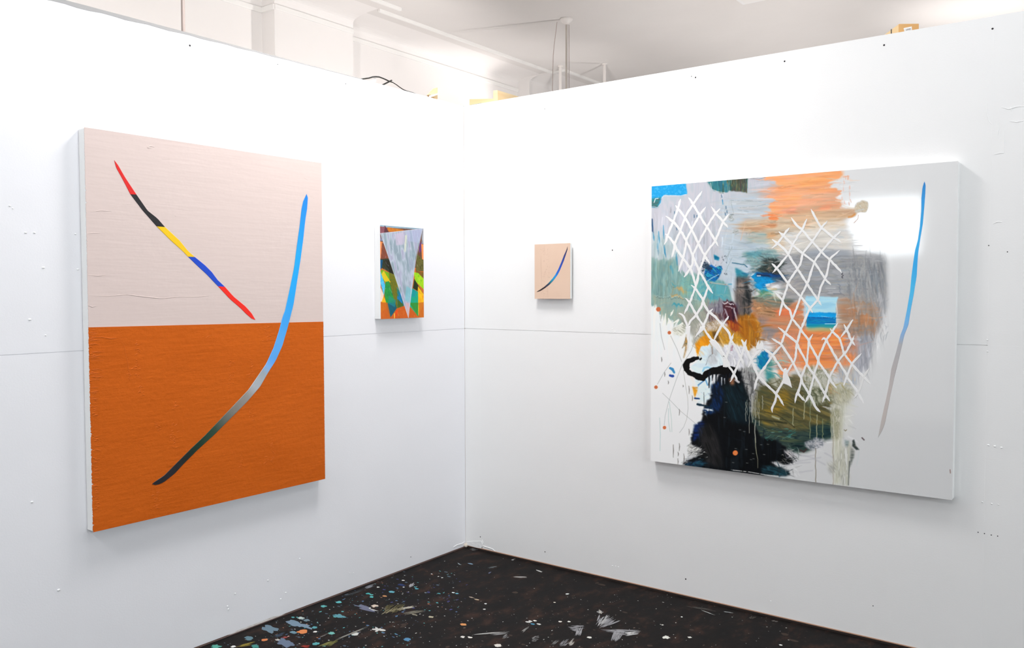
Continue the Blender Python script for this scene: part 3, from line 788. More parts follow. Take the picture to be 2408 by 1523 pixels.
# thick ridges of paint
rs = np.random.RandomState(5)
M['orange_ridge'] = mat('orange_impasto', (0.65, 0.137, 0.014), 0.5, 0.15)
M['pink_ridge'] = mat('pink_impasto', (0.69, 0.57, 0.53), 0.55, .2)
def px1(x, y): return 170+x/2.8742, 740+y/2.8742
ridges = []
for i in range(95):                              # comb-like drags at the left edge
    y = rs.uniform(100, 1330); x = rs.uniform(98, 130)+y*.028; l = rs.uniform(15, 75)*(1.2 if y < 520 else .6)
    ridges.append([(x, y), (x+l*.5, y+rs.uniform(-8, 4)), (x+l, y+rs.uniform(-6, 8))])
for (cx, y0, y1, n) in ((430, 180, 430, 16), (460, 480, 560, 5), (1200, 290, 470, 10), (1205, 620, 720, 7), (1310, 70, 180, 7), (1060, 300, 470, 9), (680, 730, 900, 12), (560, 1190, 1310, 12), (1135, 940, 1050, 7), (1338, 780, 1000, 9), (1300, 960, 1010, 4), (380, 350, 440, 4), (570, 720, 780, 5), (690, 560, 640, 5)):
    for k in range(n*2):
        x, y = cx+rs.normal()*11, rs.uniform(y0, y1); a = rs.uniform(-.7, .9); l = rs.uniform(6, 26)
        ridges.append([(x, y), (x+l*.5*math.cos(a)+2, y+l*.5*math.sin(a)-3), (x+l*math.cos(a), y+l*math.sin(a))])
ridges += [[(130, 155), (200, 150), (260, 160), (300, 158)], [(320, 160), (350, 210), (375, 330), (385, 430)], [(900, 160), (915, 145), (940, 138)]]
V, F = [], []
def ridge_mesh(list_px, conv, ax, off, r, V, F):
    for rd in list_px:
        P = [hit(*conv(*q), ax, off) for q in rd]; k0 = len(V); n = len(P)
        for i, p in enumerate(P):
            d = P[min(i+1, n-1)]-P[max(i-1, 0)]; d /= np.linalg.norm(d)+1e-9
            nn = np.zeros(3); nn[ax] = 1 if ax == 0 else -1
            b = np.cross(d, nn); rr = r*rs.uniform(.6, 1.3)*(1 if 0 < i < n-1 else .4)
            V += [p-b*rr, p-b*rr*.3+nn*rr*.8, p+b*rr*.3+nn*rr*.8, p+b*rr]
        for i in range(n-1):
            for k in range(3): F.append((k0+4*i+k, k0+4*i+k+1, k0+4*i+k+5, k0+4*i+k+4))
ridge_mesh(ridges, px1, 0, D1+.0025, .0014, V, F)
o = keep(mesh_obj('paint_ridges', V, F, M['orange_ridge'], smooth=True, kind='stuff'), p1)
V, F = [], []
def px0(x, y): return 170+x/3.0467, 280+y/3.0467
pr = [[(120, 1262), (250, 1268), (390, 1256), (520, 1272), (640, 1284), (760, 1272), (900, 1272), (980, 1264)], [(110, 1115), (180, 1122), (240, 1118)], [(130, 665), (200, 655), (280, 660)], [(100, 820), (150, 815), (200, 818)],
      [(530, 205), (560, 193), (590, 203)], [(535, 196), (545, 210), (570, 212)], [(1660, 420), (1685, 435)], [(640, 285), (700, 288)], [(110, 1330), (140, 1345), (180, 1338)], [(360, 610), (420, 614)], [(735, 690), (745, 700)]]
ridge_mesh(pr, px0, 0, D1+.0012, .0011, V, F)
keep(mesh_obj('paint_ridges', V, F, M['pink_ridge'], smooth=True, kind='stuff'), p1)
# the striped stroke
def alb(h, e): return np.clip(s2l(hx(h))/e, 0.003, 0.92)
segs = [('e8201c', 1.1, [(300, 295), (312, 345), (370, 450), (415, 538)], [(300, 295), (325, 325), (380, 420), (460, 540)]),
        ('201e22', 1.05, [(415, 538), (500, 650), (603, 768)], [(460, 540), (540, 655), (610, 710), (665, 773)]),
        ('ffcc00', 1.05, [(603, 768), (700, 865), (790, 945), (828, 985)], [(665, 773), (770, 870), (830, 945), (878, 987)]),
        ('0046c8', 1.0, [(828, 985), (900, 1055), (960, 1110), (1043, 1197)], [(878, 987), (950, 1045), (1000, 1095), (1040, 1150), (1093, 1200)]),
        ('ff1e00', .95, [(1043, 1197), (1130, 1290), (1200, 1350), (1250, 1400), (1290, 1433), (1311, 1437)], [(1093, 1200), (1155, 1270), (1240, 1340), (1285, 1390), (1311, 1437)])]
for i, (h, e, L, R) in enumerate(segs):
    L = resample([px0(*q) for q in L], 14); R = resample([px0(*q) for q in R], 14)
    strip('stroke_segment', L, R, 0, D1+.0011, .0012, None, mat('stroke_paint', alb(h, e), .4, bump=[(120, .0004, 3)]), p1)
M['grad'] = attr_mat('graded_paint', 0.4, bump=[(120, .0003, 3)])
Lp = [px0(*q) for q in ((1678, 537), (1655, 585), (1643, 640), (1630, 760), (1610, 900), (1590, 1060), (1555, 1230), (1520, 1390))]+[px1(*q) for q in ((1425, 0), (1395, 110), (1360, 220), (1310, 330), (1255, 410), (1190, 505), (1100, 600), (1000, 705), (900, 810), (800, 905), (700, 1005), (620, 1085), (560, 1125), (538, 1143))]
Rp = [px0(*q) for q in ((1678, 537), (1688, 565), (1683, 640), (1670, 720), (1655, 860), (1635, 1010), (1610, 1170), (1585, 1330))]+[px1(*q) for q in ((1478, 0), (1455, 90), (1420, 210), (1375, 310), (1330, 380), (1270, 485), (1180, 590), (1070, 700), (960, 810), (850, 910), (750, 1010), (690, 1075), (620, 1130), (580, 1148), (545, 1152), (538, 1143))]
L = resample(Lp, 90); R = resample(Rp, 90)
ym = (L[:, 1]+R[:, 1])/2
stops = [(455, '0a86e6'), (520, '0096f5'), (600, '00a8ff'), (700, '14a5ff'), (760, '3a9ffa'), (800, '55a5fb'), (845, '55a0f5'), (862, '78aae0'), (878, '9aa4ac'), (910, 'a9aeb4'), (930, '8e8a86'), (960, '7c766e'), (985, '5c6058'), (1010, '26402f'), (1045, '0c2c1a'), (1075, '101a16'), (1110, '1c1a20'), (1140, '19171c')]
ys = [s[0] for s in stops]; cs = np.array([s2l(hx(s[1])) for s in stops])
rgb = np.stack([np.interp(ym, ys, cs[:, k]) for k in range(3)], 1)/LL(ym)[:, None]
strip('arc_stroke', L, R, 0, D1+.0024, .0012, np.clip(rgb, .003, .92), M['grad'], p1)

# ------------------------------------------------------------------ painting 2: small painting with the pale inverted triangle (left partition)
D2 = 0.041
R2 = canvas_rect(0, D2, [(892.8, 528.5), (994, 537), (998, 746), (896, 750)])
p2 = empty('painting', (0, (R2[0]+R2[1])/2, R2[2]), 'small upright painting of a pale inverted triangle over bright coloured facets', 'painting')
stretcher(0, R2, D2, p2, .002)
T2 = Raster(885, 520, 1005, 760, 4)
def f2(*pts): return [(860+x/5.857, 510+y/5.857) for x, y in pts]
def P2(pts, cols, **k):
    d = dict(feather=0.2, warp=.25, wscale=3, sx=6, sy=1.4, ang=1.3, con=1.0, gloss=.35, hgt=.4); d.update(k)
    T2.poly(f2(*pts), cols, **d)
T2.C[:] = hx('c9682a')
P2([(180, 90), (820, 130), (830, 700), (180, 700)], ['5b4a3e', '6a4336', '7a4c3c'])
P2([(180, 100), (800, 150), (800, 175), (180, 140)], ['8fb0c0', '94a4b4'])
P2([(190, 130), (560, 185), (560, 240), (190, 235)], ['b5522a', '8d4a44', 'a05a3a'])
P2([(300, 140), (520, 175), (520, 210), (300, 200)], ['d98a20', 'c06a28'], alpha=.9)
P2([(262, 115), (325, 215), (250, 230)], ['5a3440'])
P2([(190, 150), (265, 130), (250, 225), (195, 235)], ['8c5560'])
P2([(190, 240), (240, 330), (200, 330)], ['8a90b0', '7a6a80'])
P2([(195, 335), (240, 345), (210, 570), (195, 570)], ['fa9a5c', 'f58c4c'], warp=0)
P2([(225, 340), (330, 600), (205, 590)], ['7a4434', '8a4a38'])
P2([(190, 580), (330, 570), (400, 810), (290, 740), (200, 690)], ['2c3a34', '3a3a20', '1e3038'])
P2([(190, 590), (235, 590), (220, 710), (190, 730)], ['12457a', '0e5a80'])
P2([(250, 600), (340, 590), (390, 790), (330, 770)], ['201f1c', '2a2a1c'])
P2([(320, 760), (410, 800), (520, 1130), (420, 1290), (300, 1000)], ['5c6a24', '7a6f1a', '47692a'])
P2([(215, 720), (320, 770), (330, 900), (250, 890), (200, 800)], ['7fb020', '55a01e'])
P2([(210, 790), (250, 740), (345, 900), (260, 885)], ['d8c41e', 'e0b81a'])
P2([(195, 730), (270, 940), (250, 1080), (200, 900)], ['2aa6e8', '6cc8ee', '12a0d8'])
P2([(195, 950), (245, 1060), (250, 1160), (205, 1170)], ['f0cdb8', 'f4ddd0'])
P2([(245, 1090), (290, 1180), (280, 1260), (205, 1320), (215, 1180)], ['f2c21a', 'e8a81e'])
P2([(270, 900), (320, 880), (420, 1240), (330, 1385), (258, 1080)], ['1f8a4a', '2f9a3a', '166a50'])
P2([(300, 1190), (400, 1170), (440, 1290), (330, 1390)], ['14606e', '17526a'])
P2([(320, 1080), (420, 1150), (400, 1240), (310, 1190)], ['1a78b0', '2a9a70'], alpha=.6)
P2([(430, 960), (500, 1080), (530, 1230), (440, 1260)], ['1e7ac0', '1272a0', '3a7a40'])
P2([(440, 1130), (510, 1200), (520, 1260), (440, 1290)], ['4a6a24', '3c5a2c'])
P2([(700, 500), (800, 600), (800, 750), (690, 740)], ['5a5020', '6e6a34', '4a4a20'])
P2([(740, 340), (775, 360), (770, 480), (730, 490)], ['5a3a8c', '7a3a40'])
P2([(765, 370), (795, 380), (800, 590), (775, 580)], ['fa9a5a', 'f48c50'], warp=0)
P2([(775, 160), (795, 170), (795, 370), (770, 370)], ['b0b8c0', '8a8890'], warp=0)
P2([(690, 740), (800, 760), (800, 860), (700, 800)], ['8a5a1c', '6a5a20'])
P2([(660, 760), (720, 770), (800, 850), (800, 1000), (680, 880)], ['8ccc1e', 'b4dc18', '74c01e'])
P2([(670, 850), (800, 1070), (650, 980)], ['1c2a14', '26361c'])
P2([(720, 950), (810, 1080), (810, 1180), (710, 1150)], ['e4a01a', 'f2c40e'])
P2([(715, 1040), (810, 1090), (810, 1400), (715, 1390)], ['fcd200', 'f2b614', 'e88a24'])
P2([(560, 930), (720, 1030), (725, 1370), (600, 1220)], ['1ea86e', '12a094', '2aa84a'])
P2([(560, 940), (700, 1020), (680, 1110), (600, 1080)], ['1a9a9a', '149090'])
P2([(200, 1170), (300, 1180), (345, 1390), (200, 1400)], ['cc6420', 'c25a1c'], alpha=.85)
P2([(425, 1260), (540, 1220), (600, 1230), (720, 1370), (810, 1170), (812, 1400), (330, 1402)], ['cf5f1a', 'c4561a', 'd46c22'])
P2([(600, 1180), (725, 1180), (718, 1370)], ['3a8a2c', '2f9040'])
P2([(730, 1180), (812, 1170), (812, 1390), (730, 1390)], ['c8661c', 'cc7420'], alpha=.9)
P2([(420, 1290), (450, 1270), (430, 1350), (400, 1390)], ['e03a10', 'ea5a14'])
P2([(388, 1330), (400, 1320), (402, 1400), (392, 1400)], ['f6c04a'])
P2([(200, 225), (782, 158), (690, 560), (640, 1000), (588, 1385), (470, 1020), (330, 600)], ['8fa0ac', 'a4b2be', 'b9c2d0', 'a8a8c0'], sx=26, sy=5, ang=1.45, con=1.5, warp=.1, gloss=.25)
P2([(400, 235), (530, 200), (520, 380), (420, 390)], ['cbbcd0', 'c6b4cc'], feather=1.2, alpha=.7)
P2([(560, 190), (780, 165), (740, 360), (580, 330)], ['a8aed0', 'b0b8d4'], feather=1.2, alpha=.6)
P2([(540, 250), (570, 250), (550, 480), (530, 480)], ['d8dcc0'], feather=.8, alpha=.7)
P2([(600, 470), (700, 430), (660, 700), (560, 800)], ['7f94a0', '92a6b0'], feather=1.5, alpha=.5)
P2([(545, 1180), (600, 1190), (588, 1385)], ['d8a0a0', 'd0b0b8'], alpha=.8)
P2([(560, 950), (640, 1000), (610, 1180), (540, 1150)], ['6ab8c4', '84bcc8'], feather=.8, alpha=.7)
T2.line(f2((205, 230), (330, 600), (470, 1020), (588, 1385)), .9, 'd8dee6', .8)
T2.line(f2((782, 160), (690, 600), (620, 1060), (588, 1385)), .9, 'c8d2dc', .8)
T2.line(f2((200, 225), (500, 195), (782, 158)), .8, 'e4e4ea', .8)
T2.dabs(70, 898, 545, 990, 690, ['c6ccd6', 'd8dce4', '8494a2', '7688a0', 'c0c0d4'], 1.4, 9, .9, .5, .25, 3)
paint_grid('painted_face', 0, R2, D2+.0006, 190, 340, T2, LL, attr_mat('facet_paint', .35, 'gloss'), p2, .0008)

# ------------------------------------------------------------------ painting 3: small peach painting with a blue arc (right partition)
D3 = 0.029
R3 = canvas_rect(1, -D3, [(1258, 575), (1342, 571), (1339.5, 702.5), (1257, 702)])
p3 = empty('painting', ((R3[0]+R3[1])/2, 0, R3[2]), 'small peach painting with one dark blue curved stroke', 'painting')
keep(box('canvas', (R3[0], -D3, R3[2]), (R3[1], -.012, R3[3]), M['canvas'], bevel=.002), p3)
keep(box('wall_spacer', (R3[0]+.04, -.0125, R3[2]+.04), (R3[1]-.04, -.0005, R3[3]-.04), M['stud']), p3)
M['peach'] = mat('peach_paint', (0.735, 0.54, 0.42), 0.55, .2, noise=(6, (0.71, 0.515, 0.395), .35, .65), bump=[((40, 20, 12), .0012, 4)])
keep(box('peach_field', (R3[0]-.0005, -D3-.0012, R3[2]-.0005), (R3[1]+.0005, -D3+.001, R3[3]+.0005), M['peach'], bevel=.0005, seg=1), p3)
def px3(x, y): return 1230+x/8.464, 550+y/8.461
Lp = [px3(*q) for q in ((885, 245), (862, 320), (815, 420), (760, 560), (700, 700), (640, 810), (580, 890), (500, 980), (420, 1050), (340, 1105), (290, 1135), (270, 1155))]
Rp = [px3(*q) for q in ((885, 245), (885, 310), (850, 420), (810, 540), (735, 720), (690, 810), (610, 920), (530, 1005), (440, 1075), (350, 1132), (300, 1148), (270, 1155))]
L = resample(Lp, 50); R = resample(Rp, 50); ym = (L[:, 1]+R[:, 1])/2
stops = [(245, '3a2c38'), (330, '2c2848'), (480, '1e3a8c'), (640, '0f46b4'), (760, '1160cc'), (830, '128cdc'), (900, '0c96c4'), (950, '0e7a90'), (1000, '243a58'), (1060, '2c2430'), (1110, '2a1c1c'), (1155, '3a2a28')]
ys = [550+s[0]/8.461 for s in stops]; cs = np.array([s2l(hx(s[1])) for s in stops])
rgb = np.stack([np.interp(ym, ys, cs[:, k]) for k in range(3)], 1)/1.0
strip('arc_stroke', L, R, 1, -D3-.0011, .0008, np.clip(rgb, .003, .92), M['grad'], p3)
M['peach_ridge'] = mat('peach_impasto', (0.60, 0.42, 0.32), 0.6, .2)
rd = []
for i in range(60):
    x = rs.choice([360, 400, 430, 450, 480])+rs.normal()*14+rs.uniform(0, 40); y = rs.uniform(260, 1280); l = rs.uniform(10, 36)
    rd.append([(x, y), (x+rs.normal()*6, y+l*.5), (x+rs.normal()*6, y+l)])
rd += [[(428, 210), (430, 300), (436, 420)], [(640, 680), (650, 740)], [(480, 1070), (490, 1180), (500, 1280)], [(690, 1230), (740, 1226)], [(360, 430), (356, 520), (360, 640), (370, 900), (370, 1050)]]
V, F = [], []
ridge_mesh(rd, px3, 1, -D3-.001, .0011, V, F)
keep(mesh_obj('paint_ridges', V, F, M['peach_ridge'], smooth=True, kind='stuff'), p3)

# ------------------------------------------------------------------ painting 4: large abstract with the white lattice (right partition)
D4 = 0.042
R4 = canvas_rect(1, -D4, [(1531.5, 437.5), (2254.5, 379), (2238.5, 1172), (1531, 1086)])
p4 = empty('painting', ((R4[0]+R4[1])/2, 0, R4[2]), 'large glossy abstract painting with white lattice strokes over dark smeared colours', 'painting')
stretcher(1, R4, -D4, p4)
T4 = Raster(1515, 365, 2270, 1190, 1.3)
_yy = T4.y0+(np.arange(T4.h)+.5)/T4.k
T4.C[:] = l2s(np.outer(LR(_yy), np.array([.765, .768, .772])))[:, None, :]
T4.G[:] = 0.065
S = T4.poly
H_ = 0.0                                     # horizontal and vertical brush directions
VB = math.pi/2
# white ground on the left
S([(1520, 700), (1640, 730), (1670, 800), (1650, 1000), (1600, 1100), (1520, 1100)], ['e6e8e6', 'e2e6e6', 'e9e8e4'], feather=2, ang=VB, sx=60, sy=12, gloss=.3)
# lavender grey upper left
S([(1520, 420), (1830, 410), (1830, 470), (1760, 600), (1740, 690), (1700, 680), (1600, 640), (1520, 620)], ['c8c7d0', 'c2c6d0', 'cccad2', 'bfc6ce'], feather=2, ang=VB, sx=50, sy=9, gloss=.25)
S([(1690, 470), (1810, 440), (1815, 580), (1700, 600)], ['c6ccd0', 'bccad6', 'c8cacc'], feather=8, ang=.05, sx=60, sy=6)
S([(1700, 560), (1820, 560), (1800, 600), (1740, 700), (1700, 660)], ['b8c6d2', 'c0ccd4', 'b2c2ce'], feather=7, ang=.3, sx=40, sy=7)
# teal field
S([(1520, 607), (1592, 606), (1600, 640), (1650, 645), (1690, 660), (1712, 672), (1720, 700), (1712, 735), (1690, 742), (1610, 770), (1580, 752), (1562, 742), (1548, 728), (1520, 706)], ['7ca29e', '8aaaa4', '729a9a', '809c92'], feather=1, ang=VB, sx=30, sy=6, ragged=5)
S([(1532, 540), (1570, 560), (1600, 600), (1590, 612), (1532, 610)], ['b4c6c8', 'a4bcbc', 'c4ced0'], feather=6, ang=VB, sx=40, sy=4, alpha=.8)
S([(1628, 655), (1712, 668), (1716, 705), (1640, 715)], ['5ba5ae', '4f9fae', '74aaa8', '6cb0b4'], feather=6, ang=.15, sx=40, sy=5)
S([(1600, 655), (1635, 640), (1650, 690), (1600, 700)], ['72aca8', '86ae9c', '6aa2a4'], feather=5, ang=.1, sx=30, sy=5, alpha=.9)
S([(1532, 700), (1640, 700), (1710, 712), (1700, 742), (1640, 760), (1600, 768), (1560, 738)], ['8ca49a', '98a494', '86a09a'], feather=4, ang=.03, sx=50, sy=4, alpha=.85)
S([(1590, 735), (1680, 725), (1670, 790), (1640, 800), (1610, 770)], ['a2a094', '94948a', 'a8a898'], feather=3, ang=1.0, sx=30, sy=5, alpha=.9)
S([(1582, 675), (1606, 678), (1618, 690), (1600, 688)], ['d09a50', 'cfa25c'], feather=2, alpha=.8); S([(1574, 694), (1608, 699), (1606, 703), (1578, 700)], ['c89a58'], feather=1, alpha=.7)
S([(1590, 690), (1625, 710), (1680, 712), (1660, 725), (1620, 705)], ['a8aa84'], feather=4, alpha=.5)
S([(1578, 713), (1606, 718), (1606, 723), (1585, 720)], ['4a9aa8'], feather=1)
T4.line([(1534, 697), (1560, 698), (1600, 700), (1650, 706)], 1.0, 'b8ccc8', .8); T4.line([(1534, 700), (1560, 702), (1600, 704), (1650, 707)], 1.0, '3c5a5c', .7, brk=.4)
T4.line([(1590, 674), (1580, 673)], 1.6, '2a6f80'); T4.line([(1581, 663), (1590, 672)], 4, '3a97a8', .8, 2)
T4.line([(1576, 628), (1582, 640)], 5, '4a9ab0', .7, 2)
for x, y0, y1 in ((1559, 530, 560), (1562, 572, 596), (1533, 520, 545), (1536, 545, 565), (1546, 575, 590), (1590, 600, 625), (1563, 586, 600), (1548, 545, 572)):
    T4.line([(x, y0), (x+1, (y0+y1)/2), (x+2, y1)], [1.5, 3.5, 1], '2f86b0', .75, 1.5, wob=1)
T4.line([(1533, 518), (1534.5, 545)], 4, '24406a', .8, 2, wob=1.5)
for i in range(12):
    x = 1534+i*5; T4.line([(x, 612), (x+1, 660), (x+3, 692)], 1.2, ['9fbcb8', '6f9a98', 'a8c0ba'][i % 3], .5, 1)
T4.dabs(14, 1536, 660, 1580, 695, ['5f8a88', '9cbab4'], 1.45, 30, 1.5, .5, .15, 4)
# ragged lower teal edge over white
for i, (x, y) in enumerate(((1536, 705), (1540, 712), (1546, 716), (1556, 738), (1562, 745), (1568, 752), (1580, 742), (1586, 756), (1596, 762))):
    T4.line([(x, y-12), (x+1, y), (x-1, y+12)], [6, 4, 1], ['8fa89c', '9caa98'][i % 2], .9, 1.2, wob=1)
for (a, b, c) in (((1577, 742), (1580, 735), (1583, 731)), ((1594, 766), (1605, 760), (1598, 770)), ((1582, 760), (1595, 752), (1590, 762)), ((1588, 772), (1604, 766), (1600, 775)), ((1572, 748), (1576, 757), (1570, 760)), ((1565, 738), (1563, 755), (1558, 765))):
    T4.line([a, b, c], [2, 5, 2], 'ecebe2', .95, 1)
S([(1580, 772), (1610, 760), (1612, 780), (1600, 790), (1585, 788)], ['b4b4a4', 'd6d6c8', 'e0dfd6', '9c9c88'], feather=1.5, ang=.6, sx=14, sy=3, alpha=.9)
# beige zone
S([(1735, 525), (1760, 518), (1850, 505), (1870, 540), (1830, 555), (1760, 548), (1740, 545)], ['cdb395', 'c8a98c', 'd4c0a4', 'c49a78'], feather=4, ang=-.04, sx=50, sy=4, ragged=10)
S([(1745, 553), (1830, 545), (1860, 560), (1810, 580), (1750, 566)], ['b9b6a8', '9db4b0', 'c6bca8', 'b0beb8'], feather=4, ang=.03, sx=50, sy=4, ragged=8, alpha=.9)
S([(1800, 520), (1900, 500), (1910, 560), (1860, 600), (1810, 590)], ['d8c6ac', 'd0b89c', 'ddd0bc'], feather=8, ang=-.1, sx=40, sy=5)
T4.line([(1765, 547), (1790, 551), (1800, 552)], 4, '6f9ea0', .6, 3)
# orange zone
S([(1795, 425), (1800, 412), (1990, 396), (1979, 402), (1979.5, 416), (1942, 430), (1957, 432), (1953, 441), (1932, 443), (1965, 441), (1966, 447), (1979, 448), (1974, 457), (1961, 466), (1978, 470), (1980, 483), (1974, 490), (1940, 510), (1860, 515), (1812, 500), (1806, 482), (1822, 470), (1800, 462), (1812, 452), (1806, 444), (1826, 436), (1820, 425)], ['f7b084', 'fba874', 'ffaa70', 'f2aa86', 'fcb47c'], feather=.7, warp=.8, ang=-.06, sx=70, sy=5, con=1.7, ragged=5)
S([(1780, 445), (1830, 432), (1815, 465), (1790, 470)], ['e8b49c', 'd8bcb0'], feather=4, ang=-.1, sx=40, sy=4, alpha=.7, ragged=8)
S([(1870, 425), (1985, 401), (1979, 417), (1940, 430), (1890, 440)], ['ffa868', 'ffae70'], feather=3, ang=-.2, sx=60, sy=6, alpha=.85)
S([(1880, 455), (1975, 450), (1960, 480), (1880, 490)], ['f4ac88', 'e8ac8c', 'dcb094'], feather=4, ang=-.05, sx=60, sy=5, alpha=.8)
S([(1835, 490), (1980, 470), (1975, 490), (1930, 500), (1840, 515)], ['e6b090', 'd8b090', 'f0a880'], feather=4, ang=-.05, sx=60, sy=4, alpha=.85)
S([(1835, 492), (1870, 485), (1868, 500), (1840, 500)], ['ffa888'], feather=3, alpha=.7); S([(1930, 488), (1955, 480), (1955, 494), (1935, 498)], ['ffa47c'], feather=3, alpha=.8)
S([(1806, 502), (1830, 501), (1834, 513), (1820, 520), (1808, 516)], ['f08850', 'f29a68'], feather=1, ragged=4, alpha=.95)
S([(1785, 506), (1806, 504), (1800, 508), (1790, 509)], ['e89068'], feather=1, alpha=.9)
S([(1780, 526), (1830, 524), (1822, 535), (1790, 532)], ['d08c5c', 'c87c50'], feather=2, ang=0, sx=30, sy=3, alpha=.8)
S([(1800, 545), (1822, 543), (1820, 560), (1804, 562)], ['d8a070', 'ccaa84'], feather=2, alpha=.8)
# tan zone and its tail
S([(1850, 505), (1945, 495), (1980, 490), (2012, 490), (2016, 500), (2010, 508), (1990, 512), (1960, 530), (1900, 540), (1860, 530)], ['dcb896', 'd6ae88', 'e0c0a0', 'd0a888'], feather=2, ang=-.06, sx=60, sy=5, ragged=4)
S([(1900, 520), (1985, 515), (1990, 535), (1950, 560), (1900, 575)], ['e4d6c6', 'dcc8ac', 'e6dcd0'], feather=6, ang=-.1, sx=40, sy=5)
S([(2010, 490), (2016, 478), (2028, 472), (2040, 476), (2043, 486), (2036, 498), (2025, 499), (2014, 500)], ['d4c4aa', 'dccfb8', 'c4b294', 'd8d0c0'], feather=1.6, warp=3, wscale=6, ang=.8, sx=8, sy=2.5, con=1.6)
T4.line([(2010, 503), (2003, 509), (1996, 510)], 4, 'e09a58', .9, 2, wob=1); T4.line([(2018, 505), (2017, 515), (2008, 524)], 1.6, 'd8b4a4', .8, wob=1)
T4.line([(2012, 496), (2030, 492)], 4, 'd0d0cc', .8, 2)
# pale middle right and grey block
S([(1840, 545), (1985, 535), (2000, 560), (2010, 592), (1840, 600)], ['dcd8d0', 'e0dad2', 'd2d4d4'], feather=6, ang=.2, sx=40, sy=7)
S([(1828, 600), (1900, 588), (1990, 590), (2040, 597), (2078, 600), (2082, 640), (2084, 690), (2080, 730), (2060, 760), (2060, 700), (1960, 705), (1890, 700), (1850, 735), (1835, 700)], ['9c9ea2', 'a6a6aa', '92969a', 'a2a09c', '949aa2'], feather=7, ang=.1, sx=40, sy=7, con=1.4)
S([(1990, 615), (2082, 612), (2085, 720), (2060, 740), (1990, 700)], ['9a9a9c', 'a8a8a8', '8c9094', 'a4a2a0', '84898e'], feather=6, ang=1.35, sx=50, sy=4, con=1.9, ragged=4)
S([(1895, 585), (2000, 590), (1998, 600), (1900, 606)], ['a4abb4', '9ea4ae'], feather=5, alpha=.9)
for pts in ([(2057, 636), (2062, 660), (2066, 690)], [(2070, 640), (2076, 680), (2078, 720)], [(2048, 640), (2052, 690)], [(2013, 660), (2015, 690)], [(2030, 650), (2032, 690)]):
    T4.line(pts, 2.2, ['8c949c', 'c6c8c8', '848e98'][len(pts) % 3], .5, 2, wob=1.5)
T4.line([(1977, 643), (1978.5, 654)], 2, '2a2c30', .9); T4.line([(1970, 668), (1982, 688)], 2, '6c7480', .7, 2); T4.line([(1940, 677), (1962, 678)], 1.4, 'ccd0cc', .8)
T4.line([(1962, 690), (1980, 690), (1986, 694)], 2, '5c6a78', .8, 2); T4.line([(2036, 636), (2048, 637), (2070, 640)], 1.2, '6c7072', .7)
T4.dabs(40, 1990, 620, 2080, 700, ['8a9098', 'b8b8b6', '7a8896', 'aaa8a4'], 1.4, 26, 2.2, .5, .2, 9)
# grey fringe on the right edge of the painted area
S([(2060, 690), (2084, 700), (2076, 760), (2060, 790), (2052, 830), (2042, 860), (2020, 880), (2005, 860), (2020, 800), (2040, 750)], ['a2a3a8', 'b2b2b4', '90959c', 'b6b6b8'], feather=4, ang=1.9, sx=30, sy=4, con=1.8, ragged=6)
T4.dabs(40, 2056, 700, 2086, 800, ['a0a2a6', 'c4c4c6', '8c9298'], 1.75, 26, 2, .6, .2, 12)
# orange brown, lower
S([(1765, 700), (1850, 720), (1890, 700), (1896, 780), (1880, 800), (1800, 800), (1768, 770)], ['cf875f', 'd28c64', 'c27c56', 'b98a6c'], feather=4, ang=.08, sx=50, sy=5, con=1.6)
S([(1966, 700), (2020, 700), (2064, 720), (2064, 770), (2030, 790), (1970, 780)], ['a8866a', 'a08974', '98908a', 'b4825e'], feather=9, ang=.05, sx=50, sy=6, con=1.5)
S([(1972, 715), (2012, 718), (2010, 750), (1972, 745)], ['c88258', 'c08a68'], feather=7, alpha=.6)
S([(1880, 775), (1960, 770), (2015, 790), (2022, 830), (2010, 850), (1990, 880), (1950, 870), (1890, 875), (1870, 850), (1860, 800)], ['e88c54', 'e4864e', 'd4845c', 'ee8a48'], feather=4, ang=.1, sx=50, sy=7, con=1.5)
S([(1820, 785), (1880, 780), (1880, 860), (1835, 890), (1825, 850)], ['d88a62', 'c98a70', 'e08c58', 'b48a78'], feather=5, ang=1.2, sx=40, sy=6, con=1.6)
S([(1950, 790), (1985, 790), (1990, 810), (1955, 812)], ['ff8a44', 'f88c4c'], feather=4, alpha=.9)
S([(1970, 770), (2060, 765), (2060, 790), (1990, 795)], ['9c8478', '8c8580', 'a88064'], feather=4, ang=.05, sx=40, sy=4, alpha=.8)
S([(1985, 790), (2015, 795), (2030, 830), (2010, 840), (1990, 830)], ['c08c74', 'b4908a', 'a89894'], feather=4, alpha=.8)
S([(2020, 790), (2050, 790), (2045, 850), (2025, 880), (2010, 870)], ['9c9ca4', '8e929c', 'aaaab0'], feather=4, ang=1.5, sx=30, sy=4, con=1.8, alpha=.9)
S([(1955, 820), (1990, 825), (1980, 855), (1960, 850)], ['a89888', 'c8a088', 'b8a494'], feather=4, ang=1.1, sx=20, sy=4, alpha=.8)
S([(1965, 858), (2010, 860), (2015, 905), (1985, 910), (1970, 890)], ['b8b0a8', 'a8b0b8', 'c0b4a4', '9ca4b0'], feather=5, ang=1.5, sx=30, sy=4, con=1.6)
